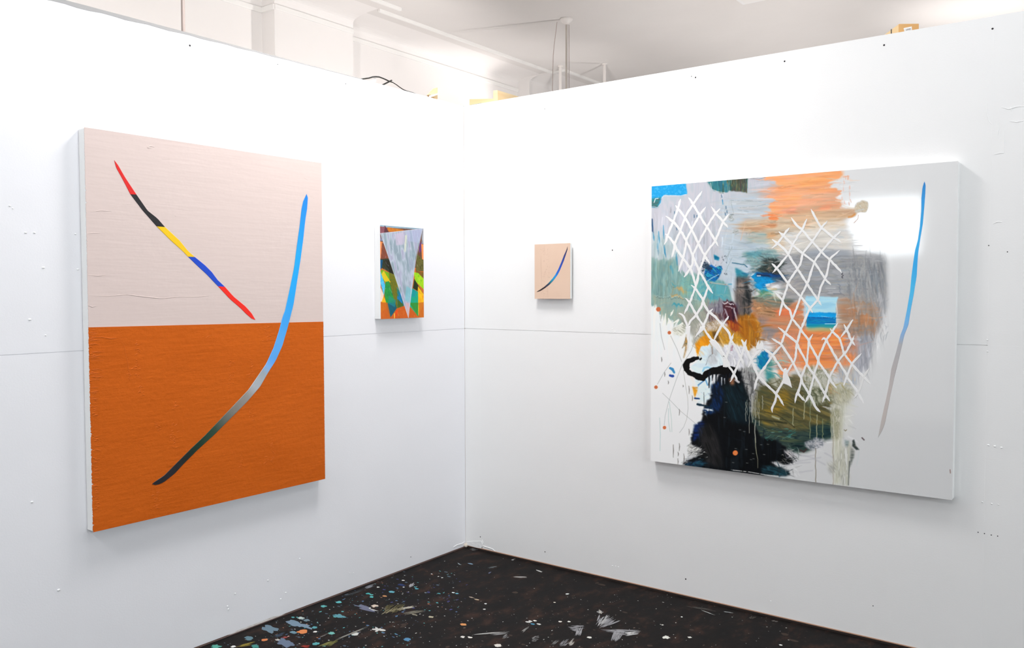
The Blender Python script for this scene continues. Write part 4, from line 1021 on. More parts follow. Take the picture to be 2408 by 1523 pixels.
# face: dark shapes in the middle
S([(1752, 592), (1825, 586), (1835, 610), (1800, 640), (1770, 640), (1752, 615)], ['7fa4a6', '9ab0ac', '5f9098', 'a6aca8', '6f8c92'], feather=2, ang=.1, sx=40, sy=4, con=2.2, ragged=6)
S([(1755, 594), (1800, 590), (1790, 602), (1760, 602)], ['3c8698', '5a94a0'], feather=2, ang=.1, alpha=.8, ragged=4)
S([(1784, 636), (1795, 615), (1810, 606), (1828, 606), (1838, 620), (1836, 650), (1800, 648), (1782, 644)], ['2c3436', '3a4a44', '1c2428', '5a5a50'], feather=3, ang=.9, sx=24, sy=4, con=2)
T4.line([(1812, 614), (1806, 624), (1812, 634), (1807, 644)], 3, '9a8878', .7, 2, wob=1.5)
S([(1764, 648), (1782, 640), (1806, 642), (1830, 650), (1836, 660), (1822, 662), (1803, 668), (1803, 694), (1792, 692), (1782, 678), (1774, 660)], ['0a8ac8', '0f94d2', '0a78b8'], feather=1, warp=1.5, ang=VB, sx=30, sy=5)
S([(1778, 640), (1806, 640), (1836, 648), (1834, 656), (1800, 650), (1776, 650)], ['123e7c', '0e5aa0', '1a2c50'], feather=1.5, ang=.1, sx=20, sy=4)
T4.line([(1780, 648), (1788, 648)], 3, 'dfeaf0', .9); T4.line([(1764, 649), (1770, 645)], 2, 'e4ecf0', .8)
S([(1728, 628), (1745, 636), (1757, 645), (1757, 660), (1733, 662)], ['2c8aa0', '3a8ea0', '2a7c98'], feather=1.2, warp=2)
S([(1732, 650), (1762, 652), (1768, 690), (1766, 720), (1766, 745), (1730, 750), (1728, 700)], ['5c5654', '6c625c', '4a4646', '7c706a', '383838'], feather=3, ang=VB, sx=40, sy=4, con=2, ragged=4)
S([(1735, 665), (1750, 662), (1750, 690), (1737, 690)], ['a08c80', '8c7a70', 'b0a090'], feather=3, ang=VB, sx=30, sy=3, alpha=.7)
S([(1752, 660), (1764, 670), (1766, 715), (1752, 715)], ['2e3434', '3c3c3c', '1c2224'], feather=3, ang=VB, sx=40, sy=4, alpha=.85)
S([(1766, 660), (1778, 665), (1782, 690), (1772, 695)], ['8a8078', '5a88a0', 'a09488'], feather=2, ang=1.2, sx=20, sy=3, alpha=.8)
S([(1785, 680), (1800, 678), (1820, 690), (1812, 702), (1790, 704)], ['5a8a64', '6c8c58', '3c9090'], feather=3, alpha=.9)
T4.line([(1803, 676), (1815, 680), (1824, 680)], 5, 'c8b080', .8, 2.5); T4.line([(1804, 676), (1818, 668), (1840, 662)], 5, 'b4aeb0', .8, 3)
S([(1812, 655), (1845, 650), (1848, 662), (1820, 668)], ['5a606c', '444c58'], feather=3, ang=-.4, alpha=.8)
S([(1845, 660), (1880, 650), (1890, 690), (1850, 700), (1835, 690)], ['a8a4a2', '98989c', 'b0aaa4'], feather=5, ang=-.4, sx=30, sy=5)
S([(1770, 697), (1830, 695), (1860, 705), (1865, 722), (1800, 722), (1772, 712)], ['7c8478', '8a7c64', '6a7c74', '5c6a60', '9c8870'], feather=3, ang=.1, sx=50, sy=4, con=1.8)
S([(1850, 706), (1866, 706), (1862, 714), (1850, 714)], ['5c6268'], feather=3, alpha=.8)
S([(1768, 710), (1790, 716), (1830, 726), (1850, 735), (1820, 750), (1775, 740)], ['b8906c', 'a8764e', 'c89a78', '8a6848'], feather=3, ang=.15, sx=40, sy=4, con=2)
S([(1826, 730), (1860, 722), (1880, 730), (1865, 745), (1825, 744)], ['e07448', 'e8845c'], feather=3, ang=-.1, sx=30, sy=4, alpha=.9)
S([(1785, 745), (1812, 750), (1800, 762), (1780, 765)], ['7c7a80', '9c8478', '8a8288'], feather=4, alpha=.8)
S([(1790, 765), (1830, 775), (1820, 800), (1795, 800)], ['8a8484', '7c8088', 'a08878'], feather=4, ang=VB, sx=30, sy=5, alpha=.85)
# mauve grey, maroon, red-brown, ochre
S([(1662, 715), (1705, 706), (1735, 712), (1735, 740), (1690, 755), (1665, 745)], ['8c8490', '7c7480', '9c96a0', '645c6c'], feather=3, ang=VB, sx=24, sy=3, con=2, alpha=.9)
S([(1700, 708), (1722, 705), (1732, 720), (1740, 750), (1730, 765), (1705, 762), (1700, 735)], ['3c1c2c', '2a1420', '5a2c34', '48242c'], feather=1.5, ang=VB, sx=24, sy=4, con=1.8)
T4.line([(1700, 712), (1714, 711), (1724, 714)], 2.8, 'e6e0e2', .85, 1.2, wob=1); T4.line([(1706, 718), (1716, 718), (1722, 722)], 2, 'd8c8c8', .7, wob=1)
T4.line([(1726, 724), (1730, 742), (1735, 760), (1732, 772)], [3, 4, 4, 6], 'c8c4cc', .9, 1.5, wob=1); T4.line([(1704, 724), (1708, 734), (1711, 744)], 3, 'c4bcc8', .8, 1.5)
S([(1665, 735), (1700, 732), (1700, 752), (1680, 760), (1664, 752)], ['4a2c38', '7c5c5c', '34242c', 'a08c80'], feather=2, ang=VB, sx=14, sy=3, con=2, alpha=.85)
S([(1708, 752), (1735, 758), (1750, 750), (1762, 780), (1745, 800), (1715, 790)], ['9c3c1c', 'b05820', '7c2a20', 'b86a20'], feather=2.5, ang=VB, sx=24, sy=4, con=1.8)
S([(1738, 745), (1775, 735), (1790, 760), (1790, 800), (1780, 822), (1745, 825), (1735, 800)], ['a06018', 'b4701c', '8c5a24', 'c08024'], feather=3, ang=VB, sx=40, sy=6, con=1.5)
S([(1650, 770), (1700, 765), (1745, 790), (1765, 820), (1715, 826), (1690, 805), (1660, 800)], ['c08a24', 'a87a2c', 'cc962c', 'b08444'], feather=2, ang=.6, sx=20, sy=4, con=1.8)
S([(1658, 760), (1690, 752), (1700, 770), (1680, 780), (1660, 775)], ['cfc4b8', 'b89c74', 'dcd8d4', 'a89070'], feather=2, ang=.4, sx=12, sy=3, con=2)
S([(1675, 780), (1688, 778), (1692, 800), (1682, 805)], ['3a2c20', '5c4020'], feather=1.5, warp=3, alpha=.8)
S([(1632, 800), (1645, 790), (1662, 790), (1672, 805), (1668, 812), (1648, 815), (1645, 832), (1638, 830), (1634, 815)], ['e8981c', 'e08c14', 'd48a20'], feather=.8, warp=2, wscale=8, ang=.8, sx=14, sy=4)
S([(1640, 762), (1650, 756), (1650, 790), (1630, 812), (1628, 800)], ['a8a89c', 'c8c4b8', '8c8c80', 'd8d4cc'], feather=2, ang=1.2, sx=20, sy=3, con=2)
# olive streak left of the face
S([(1613, 785), (1618, 800), (1616, 820), (1610, 840), (1607, 842), (1612, 815), (1608, 815)], ['b88c50', '6a6a4c', '8c7c60', 'c8a880'], feather=.8, warp=1.5, ang=1.4, sx=14, sy=2.5, con=2)
T4.line([(1614, 790), (1610, 805), (1604, 818)], 2, '8c7458', .8, wob=1)
# pale face
S([(1648, 815), (1670, 812), (1690, 808), (1700, 830), (1722, 850), (1722, 866), (1690, 868), (1672, 872), (1655, 884), (1632, 872), (1622, 862), (1640, 850), (1643, 830)], ['d3e2e8', 'd8e4e8', 'ccdce4'], feather=1, warp=1.5, sx=30, sy=10)
S([(1632, 870), (1672, 885), (1676, 915), (1668, 945), (1640, 950), (1634, 905)], ['d6e4ea', 'd0e0e8'], feather=1.5, warp=1.5)
S([(1668, 820), (1690, 815), (1688, 850), (1675, 860), (1664, 850)], ['b8bcc0', 'a8aaac', 'ccd0d4'], feather=3, ang=1.2, sx=20, sy=3, con=2, alpha=.8)
T4.line([(1660, 858), (1666, 840), (1676, 828)], 1.4, '7c8488', .8, wob=1); T4.line([(1674, 818), (1676, 830)], 3, '8c7c74', .8, 1.5, wob=1)
T4.line([(1653, 872), (1656, 865), (1664, 863), (1672, 866)], 4, '7cbcd8', .8, 2)
S([(1622, 880), (1636, 884), (1634, 900), (1640, 950), (1632, 945), (1628, 900)], ['e4cfc6', 'e8dcd8'], feather=2, alpha=.7)
S([(1627, 909), (1641, 909), (1640, 920), (1634, 935), (1631, 925)], ['e09a28', 'cc8c30'], feather=.8, warp=1)
# grey white brushed patch
S([(1700, 805), (1725, 806), (1752, 812), (1760, 850), (1750, 866), (1722, 866), (1702, 850)], ['c8c8d0', 'dadade', 'b0b0b4', 'e0e0e4'], feather=2, ang=1.3, sx=24, sy=3.5, con=1.8)
S([(1720, 812), (1725, 812), (1722, 824), (1718, 824)], ['8a4a5c'], feather=1, alpha=.7)
S([(1764, 822), (1785, 805), (1810, 815), (1812, 800), (1806, 795), (1800, 815), (1785, 820), (1780, 798), (1778, 815)], ['e4e2e4', 'dcd8dc'], feather=1.2, warp=2, alpha=.9)
S([(1765, 820), (1795, 812), (1790, 830), (1770, 845)], ['e6e4e4', 'd8d4d0'], feather=1.5, warp=2, wscale=6)
# blue teal patch and green column
S([(1780, 845), (1785, 838), (1790, 826), (1805, 826), (1812, 842), (1806, 858), (1790, 870), (1782, 862)], ['0e7aa4', '0a5c9c', '1a94a0', '0c6aa8'], feather=1.5, warp=2, ang=.8, sx=20, sy=5, con=1.6)
S([(1798, 862), (1815, 840), (1818, 880), (1815, 910), (1806, 905), (1800, 880)], ['3c8a8c', '5a9488', '4a8478'], feather=3, ang=VB, sx=30, sy=5, con=1.6)
S([(1816, 870), (1828, 868), (1832, 890), (1822, 900)], ['d4d0cc', 'e0d8d0'], feather=2, alpha=.85)
S([(1830, 870), (1842, 870), (1845, 888), (1830, 888)], ['f08a50', 'e88c58'], feather=2, alpha=.9)
S([(1812, 795), (1850, 800), (1860, 830), (1840, 870), (1815, 850)], ['b08c7c', '8c8c80', 'd09070', 'a4a094'], feather=5, ang=1.3, sx=30, sy=5, con=1.6, alpha=.7)
# grey dripping textured patch
S([(1722, 868), (1755, 862), (1780, 870), (1790, 900), (1786, 940), (1770, 960), (1755, 950), (1735, 910)], ['a0a09e', '8a8a88', '747474', 'b0b0b0', '5c5c5c'], feather=3, ang=VB, sx=16, sy=2.5, con=2, ragged=3)
# olive mass
S([(1786, 905), (1820, 890), (1870, 880), (1900, 890), (1955, 900), (1965, 930), (1955, 960), (1965, 1000), (1930, 1030), (1860, 1035), (1790, 1025), (1765, 985), (1775, 940)], ['524e34', '45452e', '625a34', '3f4430', '70643a'], feather=4, ang=.35, sx=60, sy=5, con=1.7)
S([(1818, 915), (1850, 915), (1858, 940), (1850, 965), (1800, 975), (1795, 965), (1825, 950)], ['8c6c26', '746026', '9c7a24', '544e2a'], feather=5, ang=.3, sx=40, sy=6, con=1.6, alpha=.85)
S([(1788, 985), (1800, 990), (1815, 1000), (1800, 1005), (1788, 998)], ['b08a2c', '8c742c'], feather=3, alpha=.7)
S([(1840, 990), (1870, 1000), (1862, 1010), (1840, 1002)], ['8c7448', '746844'], feather=3, alpha=.6)
S([(1815, 890), (1840, 888), (1845, 910), (1818, 915)], ['b0b0a0', 'c4c4b8', '8c8c78'], feather=4, ang=VB, sx=24, sy=3, con=1.8, alpha=.85)
S([(1840, 895), (1880, 882), (1890, 900), (1860, 925)], ['6c6048', '58583c', '7c6a4c'], feather=4, alpha=.8)
S([(1888, 868), (1915, 858), (1945, 870), (1958, 900), (1952, 925), (1900, 925), (1888, 900)], ['b4b4a8', 'c0beb4', '9a9a8c', '84866c'], feather=4, ang=1.45, sx=40, sy=3, con=2)
S([(1888, 905), (1950, 915), (1960, 940), (1900, 955), (1885, 935)], ['5c6048', '4c5440', '7c7c64', 'a4a490'], feather=4, ang=1.5, sx=40, sy=3, con=2.2)
S([(1945, 905), (1962, 900), (1968, 925), (1955, 930)], ['b88450', 'a87c48', '8c7c40'], feather=3, alpha=.85)
S([(1955, 900), (1990, 905), (2010, 920), (1995, 950), (1960, 960)], ['a8a68c', 'bcbaa8', '94927c', 'b4b29c'], feather=6, ang=1.2, sx=24, sy=4, con=1.8)
T4.line([(1950, 912), (1978, 900), (1985, 916)], 3, '9c8c4c', .6, 2)
# drag the wet paint
T4.smear([(1735, 490), (1800, 400), (1960, 400), (1975, 500), (2040, 610), (2030, 790), (1960, 880), (1800, 870), (1770, 760), (1740, 640)], -.04, 5.5, 70, 5.0, 12, 3)
T4.smear([(1520, 500), (1690, 500), (1700, 720), (1660, 750), (1520, 720)], VB+.05, 5, 50, 5.0, 12, 4)
T4.smear([(2000, 610), (2086, 610), (2086, 780), (2050, 880), (2000, 870)], 1.45, 6, 40, 4.5, 8, 5)
T4.smear([(1640, 700), (1790, 690), (1790, 880), (1710, 870), (1660, 820)], 1.25, 4, 24, 4.5, 8, 6)
T4.smear([(1780, 880), (1960, 870), (1960, 1030), (1800, 1050)], .35, 6, 60, 4.5, 10, 7)
T4.drag(520, [(1740, 440), (1800, 400), (1980, 402), (2040, 490), (2060, 620), (2050, 780), (1960, 880), (1790, 870), (1760, 700)], -.04, 34, 3.4, 51)
T4.drag(240, [(1525, 500), (1720, 460), (1730, 690), (1660, 760), (1530, 720)], VB, 26, 3.0, 52)
T4.drag(220, [(1995, 600), (2086, 605), (2086, 780), (2040, 890), (1990, 880)], 1.5, 28, 3.0, 53)
T4.drag(260, [(1610, 700), (1800, 680), (1800, 880), (1700, 880), (1620, 820)], 1.1, 18, 3.2, 54, jit=.5)
T4.drag(300, [(1780, 870), (1990, 860), (2000, 1040), (1790, 1060)], .4, 30, 3.2, 55, jit=.3)
T4.drag(160, [(1740, 580), (1860, 580), (1860, 720), (1740, 740)], .2, 18, 3.4, 56, jit=.6, tone=.15)
T4.drag(120, [(1690, 430), (1850, 430), (1850, 600), (1690, 600)], .05, 30, 2.6, 57, tone=.05)
# cyan corner
S([(1520, 430), (1612, 424), (1616, 456), (1600, 460), (1562, 458.5), (1556, 465), (1553, 478), (1546, 488), (1520, 486)], ['28a8e6', '1f9fe0', '46b6ec'], feather=.6, warp=1, ang=0, sx=4, sy=4, con=1.2, gloss=.5)
S([(1520, 470), (1540, 466), (1555, 463), (1551, 478), (1546, 488), (1520, 485)], ['2f8a92', '3a8a8c', '4a6a6c'], feather=1.5, warp=1)
T4.line([(1538, 476), (1541, 467), (1547, 466)], 1.8, 'f2f4f4', .9, wob=1)
T4.line([(1556, 466), (1560, 460), (1600, 460), (1614, 457)], 1.4, 'f4f6f8', .6); T4.line([(1531, 486), (1538, 485), (1546, 488), (1553, 478)], 1.2, 'eef0f2', .6)
# dark teal block on the top edge
S([(1660, 420), (1760, 412), (1757, 452.5), (1742, 450), (1716, 449), (1704, 453), (1690, 452), (1676, 446), (1671, 437)], ['2c6f86', '4c9098', '3a8890', '8a8a70', '54603e', '2a5a5a'], feather=.6, warp=1, ang=VB, sx=30, sy=3.5, con=2.2, ragged=1.5)
S([(1663, 424), (1700, 422), (1698, 450), (1676, 446), (1670, 436)], ['4e97a0', '3a8088', '2c6c84'], feather=2, ang=VB, sx=30, sy=5, alpha=.85)
S([(1722, 418), (1754, 415), (1756, 452), (1720, 449)], ['4c4a3c', '7c7450', '3c5a50', '5a4a44'], feather=1, ang=VB, sx=30, sy=2.6, con=2.4, alpha=.85)
T4.line([(1752, 418), (1770, 417.5), (1782, 416)], 2.4, '2c3a42', .9); T4.line([(1765, 420), (1785, 421), (1800, 417)], 1.2, '8a8a94', .8)
T4.line([(1671, 430), (1674, 445), (1690, 451), (1704, 453)], 1.3, 'eef0f2', .7)
# drawn creases in the grey
for pts in ([(1700, 585), (1730, 586), (1790, 585)], [(1695, 620), (1712, 600), (1722, 580)], [(1705, 642), (1712, 625), (1722, 605)], [(1718, 471), (1740, 472), (1790, 474)], [(1719, 472), (1721, 485), (1725, 500)], [(1740, 488), (1780, 485), (1800, 480)], [(1735, 493), (1760, 498)]):
    T4.line(pts, 1.1, '8fa0a4', .7, brk=.35)
T4.line([(1722, 618), (1750, 622), (1757, 628)], 2.2, '24607c', .85, wob=.6)
for (x, y) in ((1696.5, 461), (1699, 472), (1707, 488), (1705, 503), (1709, 498), (1632, 508), (1639, 510), (1591, 538), (1586, 500)):
    T4.line([(x, y-3), (x+.7, y+3)], 2, '2c5a80', .7, 1, wob=1)
T4.line([(1699, 470), (1700, 480)], 2, '3a9acc', .8)
for (x, y, r) in ((1719, 514, 8), (1730, 545, 9), (1722, 505, 4), (1757, 550, 5), (1765, 551, 4)):
    S([(x-r, y), (x-r*.4, y-r*.8), (x+r*.6, y-r*.6), (x+r, y+r*.3), (x, y+r*.8)], ['8a908c', 'b8bcb8', '6c7470'], feather=1, warp=3, wscale=5, sx=5, sy=3, alpha=.7, dry=.45)
T4.line([(1753, 520), (1750, 535), (1746, 548), (1742, 565)], 1.6, 'd8b8a0', .9)
# specks right of the orange
for (x, y) in ((1988, 417), (1993, 416), (1985, 428), (1983, 445), (1998, 440), (1998, 456), (2000, 472), (1985, 476), (1980, 466), (1996, 478)):
    T4.line([(x, y-3), (x+1, y+4)], 2, 'ecbcA8'.lower(), .8, 1.2, wob=1.2)
T4.line([(1983, 416), (1996, 414), (1994, 422)], 3, 'f0b494', .8, 1.5, wob=1)
T4.line([(1997, 440), (1998, 470)], .9, 'e0b4a4', .7); T4.line([(1984, 420), (1983, 450)], .9, 'e6c0b0', .6)
# blue window of paint
S([(1893.5, 700), (1896, 696), (1972, 698), (1967, 712), (1965, 736), (1895, 737), (1894, 718)], ['a9d8ea', 'b4dce8', '9cd0e6'], feather=.6, warp=1, sx=50, sy=6)
S([(1897, 734), (1966, 735), (1966, 750), (1897, 750)], ['0c9be0', '12a6ec', '1490d4'], feather=1, warp=1.2, ang=.05, sx=40, sy=2.5)
S([(1896, 745), (1966, 746), (1965, 770), (1897, 769)], ['0474b8', '0a86c0', '055fa8', '0c8cb4'], feather=1, warp=1.2, ang=.04, sx=50, sy=2.5, con=2)
S([(1896, 765), (1966, 762), (1962, 772), (1930, 770), (1900, 773)], ['1c96a4', '2a98a0'], feather=1.5)
S([(1893, 771), (1930, 770), (1964, 772), (1955, 780), (1900, 778)], ['a8ac78', 'b8a86c'], feather=2, alpha=.9)
T4.line([(1899, 746), (1930, 747), (1960, 746)], 2, '0a4c98', .9, 1, brk=.35); T4.line([(1925, 742), (1962, 748)], 1.2, '9adcf4', .8, brk=.4); T4.line([(1940, 761), (1966, 761)], 1.6, 'c4ecf4', .9)
T4.line([(1893, 716), (1891, 735), (1894, 752)], 3, 'b4cce0', .8, 2); T4.line([(1966, 712), (1969, 735), (1966, 745)], 1.5, 'e8e4e0', .8, wob=1)
# blue splash left of the nose
S([(1660, 628), (1672, 622), (1682, 628), (1698, 625), (1696, 640), (1690, 655), (1680, 662), (1664, 660), (1656, 645)], ['0f64b8', '0c4a98', '1b8ac4', '0a2c60', '2a98b8'], feather=.8, warp=3, wscale=9, ang=.7, sx=14, sy=3, con=2.2)
S([(1650, 612), (1664, 618), (1676, 632), (1670, 640), (1660, 630), (1650, 640), (1648, 625)], ['1a2430', '284050', '203048'], feather=.8, warp=3, wscale=5, alpha=.9, dry=.38, sx=6, sy=4)
S([(1678, 598), (1684, 600), (1692, 606), (1690, 613), (1680, 610)], ['1a86a8', '2494b4', '0e6a90'], feather=.8, warp=1)
T4.dabs(30, 1640, 600, 1712, 670, ['16202c', '1c3a5c', '24506c'], .9, 4, 1.8, .8, .6, 15)
T4.line([(1664, 660), (1676, 652), (1690, 645)], 2.2, 'cfe0e8', .6, wob=1); T4.line([(1708, 672), (1714, 668), (1720, 668)], 3, '3a94b8', .7, 1.5)
T4.line([(1670, 664), (1690, 667), (1712, 670)], 2.4, 'd0b8a8', .7, 1.5)
# dark green base and black body
S([(1755, 965), (1800, 1000), (1860, 1012), (1905, 1010), (1950, 990), (1958, 1030), (1920, 1040), (1912, 1056), (1895, 1062), (1850, 1060), (1800, 1045), (1740, 1010)], ['2c3c38', '384840', '1c2c30', '44503c'], feather=4, ang=.15, sx=50, sy=5, con=1.7)
S([(1905, 1000), (1958, 1000), (1958, 1028), (1930, 1035), (1905, 1030)], ['14282c', '1c3438', '2c4038'], feather=3, alpha=.9)
S([(1860, 1040), (1900, 1035), (1920, 1045), (1910, 1055), (1890, 1062), (1862, 1062)], ['1c3430', '2c3c38', '102024'], feather=2, warp=2)
T4.line([(1882, 1058), (1890, 1062), (1896, 1056)], 4, '3a2c2c', .9, 1.5)
S([(1690, 880), (1722, 868), (1740, 872), (1748, 900), (1762, 945), (1768, 990), (1792, 1028), (1825, 1035), (1850, 1052), (1848, 1068), (1862, 1080), (1868, 1085), (1845, 1092), (1822, 1084), (1812, 1086), (1830, 1098), (1852, 1106), (1856, 1116), (1848, 1120), (1790, 1118), (1700, 1108), (1630, 1098), (1602, 1092), (1620, 1080), (1640, 1072), (1652, 1060), (1640, 1050), (1624, 1044), (1627, 1020), (1634, 1000), (1650, 988), (1652, 972), (1656, 958), (1672, 925), (1680, 900)], ['07090c', '0a0c10', '06080a', '10151a'], feather=1.2, warp=2.5, wscale=10, ang=VB, sx=50, sy=6, con=1.4, ragged=3, rang=.2)
S([(1700, 905), (1745, 900), (1762, 950), (1765, 1000), (1720, 990), (1705, 960)], ['0c1a22', '122a30', '0a141a', '16303a'], feather=5, ang=1.2, sx=40, sy=6, con=1.6, alpha=.8)
S([(1672, 905), (1692, 895), (1702, 930), (1692, 965), (1668, 975), (1655, 965), (1676, 945)], ['0a1e3c', '0e2c58', '081424'], feather=2.5, ang=1.2, sx=24, sy=4, con=1.6)
S([(1632, 1000), (1652, 988), (1658, 1000), (1640, 1030), (1630, 1038)], ['0c2050', '102c6c', '08102c'], feather=2, alpha=.9)
S([(1640, 1005), (1668, 995), (1690, 1030), (1700, 1100), (1660, 1090), (1650, 1050)], ['201f20', '2c2a2a', '161616'], feather=4, ang=1.2, sx=40, sy=3, con=1.8, alpha=.8)
S([(1610, 1090), (1640, 1082), (1660, 1088), (1650, 1097), (1610, 1094)], ['1c3c5c', '245a6c', '14283c'], feather=1.5, ang=.1, sx=14, sy=3, con=2, alpha=.8)
S([(1790, 1094), (1840, 1100), (1855, 1110), (1850, 1119), (1790, 1114)], ['1a3038', '24505c', '0e1c24'], feather=2, ang=.3, sx=20, sy=3, con=1.8, alpha=.85)
S([(1615, 1045), (1640, 1048), (1652, 1062), (1640, 1072), (1618, 1068)], ['c8c8c6', '6c6c68', '2c2c2c', 'd8d8d4'], feather=1.5, ang=-.5, sx=10, sy=2, con=2.6, alpha=.8)
for (x, y) in ((1648, 1056), (1640, 1058), (1637, 1070), (1645, 1078), (1655, 1063), (1661, 1075), (1650, 1068)):
    T4.line([(x-2, y), (x+2, y-1)], 1.8, 'd8d8d2', .8, 1)
S([(1655, 962), (1672, 955), (1678, 968), (1660, 975)], ['d4dce0', '14304c', '0c2c5c'], feather=1.5, ang=.1, sx=12, sy=3, con=2.4, alpha=.9)
T4.line([(1640, 950), (1655, 953), (1672, 958)], 5, '0c2434', .95, 1.5, wob=1); T4.line([(1634, 936), (1644, 937)], 4, '14386c', .95, 1.2); T4.line([(1655, 923), (1656, 958)], 1.6, '3c4440', .8)
T4.line([(1660, 875), (1655, 895), (1642, 905)], 3, '2c6ca4', .8, 1.5); T4.line([(1658, 890), (1664, 905)], 3, '2c7cb4', .7, 1.5)
T4.drag(260, [(1690, 870), (1770, 870), (1800, 1020), (1880, 1060), (1860, 1120), (1600, 1100), (1620, 1040), (1660, 960)], 1.3, 22, 2.6, 58, jit=.5, tone=.3)
T4.drag(150, [(1600, 1040), (1660, 1040), (1660, 1100), (1600, 1100)], -.3, 12, 2.0, 59, jit=.4)
T4.drag(130, [(1830, 1050), (1880, 1050), (1880, 1120), (1830, 1120)], .5, 14, 2.2, 60, jit=.4)
T4.drag(120, [(1640, 890), (1700, 890), (1690, 1000), (1630, 1000)], .3, 9, 2.2, 61, jit=.6)
# black hook
T4.line([(1641, 841), (1630, 845), (1620, 848), (1613, 858), (1615, 870), (1622, 877), (1634, 881), (1644, 886), (1654, 888), (1664, 876), (1676, 871), (1700, 870), (1722, 874)], [7, 11, 13, 13, 12, 12, 13, 14, 14, 14, 15, 22, 26], '070707', 1, 1.0, wob=2.6, gloss=.25)
T4.line([(1646, 845), (1649, 842)], 4, '0c0c10', 1, 1, wob=1)
for x, y0, y1, w in ((1668, 874, 912, 5), (1684, 880, 905, 4), (1692, 885, 930, 4), (1700, 884, 900, 6), (1708, 880, 905, 4), (1716, 880, 900, 6), (1676, 880, 895, 4)):
    T4.line([(x, y0), (x-1, y1)], [w, w*.4], '0c1018', .95, 1.5, wob=1.5)
for x, y0, y1, w in ((1681, 884, 900, 3), (1697, 888, 905, 3), (1704, 890, 902, 2)):
    T4.line([(x, y0), (x, y1)], [w, 1], 'dfe6ea', .85, 1.5, wob=1)
S([(1715, 890), (1728, 888), (1726, 905), (1718, 904)], ['b87c50', 'a0684c'], feather=2, alpha=.8); T4.line([(1730, 893), (1737, 898)], 5, 'd8d4d4', .85, 2, wob=1)
# drips
rs4 = np.random.RandomState(21)
for x, y0, y1, w in ((1754, 945, 990, 1.2), (1762, 945, 1018, 1.1), (1769, 930, 992, 1.4), (1776, 940, 1040, 1.8), (1780, 920, 975, 1.2), (1785, 945, 1000, 1.2), (1793, 930, 962, 1.2), (1757, 940, 975, 1), (1772, 950, 985, 1)):
    n = 8; pts = [(x+rs4.normal()*.7, y0+(y1-y0)*i/n) for i in range(n+1)]
    T4.line(pts, w, 'b0b0a0', .85, .8)
T4.line([(1776, 1030), (1777, 1050), (1779, 1066), (1782, 1080), (1782, 1100)], [1.8, 1.6, 1.4, 1.2, 1], '9a9a80', .85, .8)
for x, y0, y1, c in ((1891, 930, 985, 'a8a888'), (1905, 940, 1030, '7c8464'), (1921, 975, 1030, 'a4a484'), (1935, 985, 1035, '7c8460'), (1955, 975, 1030, 'b0b094'), (1918, 1030, 1138, '6c6450'), (1959, 1028, 1142, '7c7060'), (1865, 1000, 960, 'a0a080')):
    n = 10; pts = [(x+rs4.normal()*.7, y0+(y1-y0)*i/n) for i in range(n+1)]
    T4.line(pts, 1.7, c, .9, .9)
T4.dabs(60, 1890, 880, 1960, 960, ['3c4030', 'c0c0b0', '5c6048', '9c9c84'], 1.5, 22, 1.3, .6, .1, 33)
T4.dabs(26, 1800, 1008, 1870, 1036, ['4c9a8c', '2c6c68', '7cb0a4', '1c3c40'], -.2, 14, 1.8, .7, .35, 34)
T4.dabs(20, 1790, 965, 1870, 1010, ['3c3a20', '2c2c1c', '8c7c3c'], .35, 34, 2, .6, .15, 35)
T4.line([(1798, 968), (1830, 976), (1850, 990), (1868, 1005)], 2, '2c2a1c', .7, 1.5, wob=1); T4.line([(1778, 985), (1815, 990), (1850, 995)], 4, '26281c', .7, 2.5, wob=1)
T4.line([(1816, 978), (1824, 982), (1832, 985)], 4, 'b4b498', .7, 2, wob=1.5)
# pale drip column and smudges, lower right
S([(1955, 955), (1990, 950), (1984, 1000), (1980, 1040), (1985, 1080), (1975, 1140), (1960, 1140), (1962, 1090), (1958, 1030)], ['b4b4a0', 'c2c2b2', 'a0a08c', 'cccabc'], feather=4, ang=VB, sx=50, sy=4, con=1.8, alpha=.85)
S([(1956, 960), (1976, 960), (1975, 1030), (1960, 1035)], ['8c8a70', 'a8a68c', '6c6c54', 'b4b2a0'], feather=3, ang=1.4, sx=16, sy=3, con=2.2, alpha=.8)
S([(1985, 960), (2005, 945), (2000, 1010), (1988, 1030)], ['c8c8be', 'c4c4bc'], feather=7, alpha=.7)
S([(1960, 1085), (1985, 1050), (1998, 1035), (2008, 1060), (1998, 1100), (1996, 1142), (1978, 1142), (1968, 1110)], ['a8a898', 'b8b8ae', '8c8c80', 'c8c8c2'], feather=3, ang=1.55, sx=30, sy=3, con=2.2, alpha=.8)
S([(2004, 1035), (2008, 1032), (2012, 1045), (2022, 1057), (2014, 1058), (2004, 1048)], ['3c4440', '242c2c', '5c5c54'], feather=1, warp=1.5, alpha=.95)
S([(2002, 1050), (2010, 1060), (2004, 1085), (1998, 1100), (2000, 1070)], ['4c5450', '7c7c78'], feather=1.5, alpha=.85); T4.line([(1998, 1085), (1996, 1115), (1995, 1140)], [4, 2.4, 2], '5c605c', .85, 1.2)
S([(1986, 1034), (1996, 1036), (1994, 1048), (1988, 1050)], ['5c6c6c', '8c9c9c', '3c4444'], feather=1.2, warp=1.5, alpha=.85); T4.line([(2027, 1029), (2032, 1034)], 3, '4c3c40', .9, 1.2); T4.line([(1985, 1010), (1988, 1013), (1991, 1010)], 1.6, '6c6040', .9)
T4.line([(2020, 1060), (2018, 1078), (2014, 1095)], 2, 'b4bcbc', .7, 1.5)
S([(1890, 1040), (1920, 1028), (1940, 1032), (1935, 1050), (1910, 1058), (1898, 1055)], ['b8b8bc', '8c8c94', 'cacace', '747880'], feather=1.5, warp=3, wscale=6, ang=.5, sx=6, sy=3, con=2.2, alpha=.85)
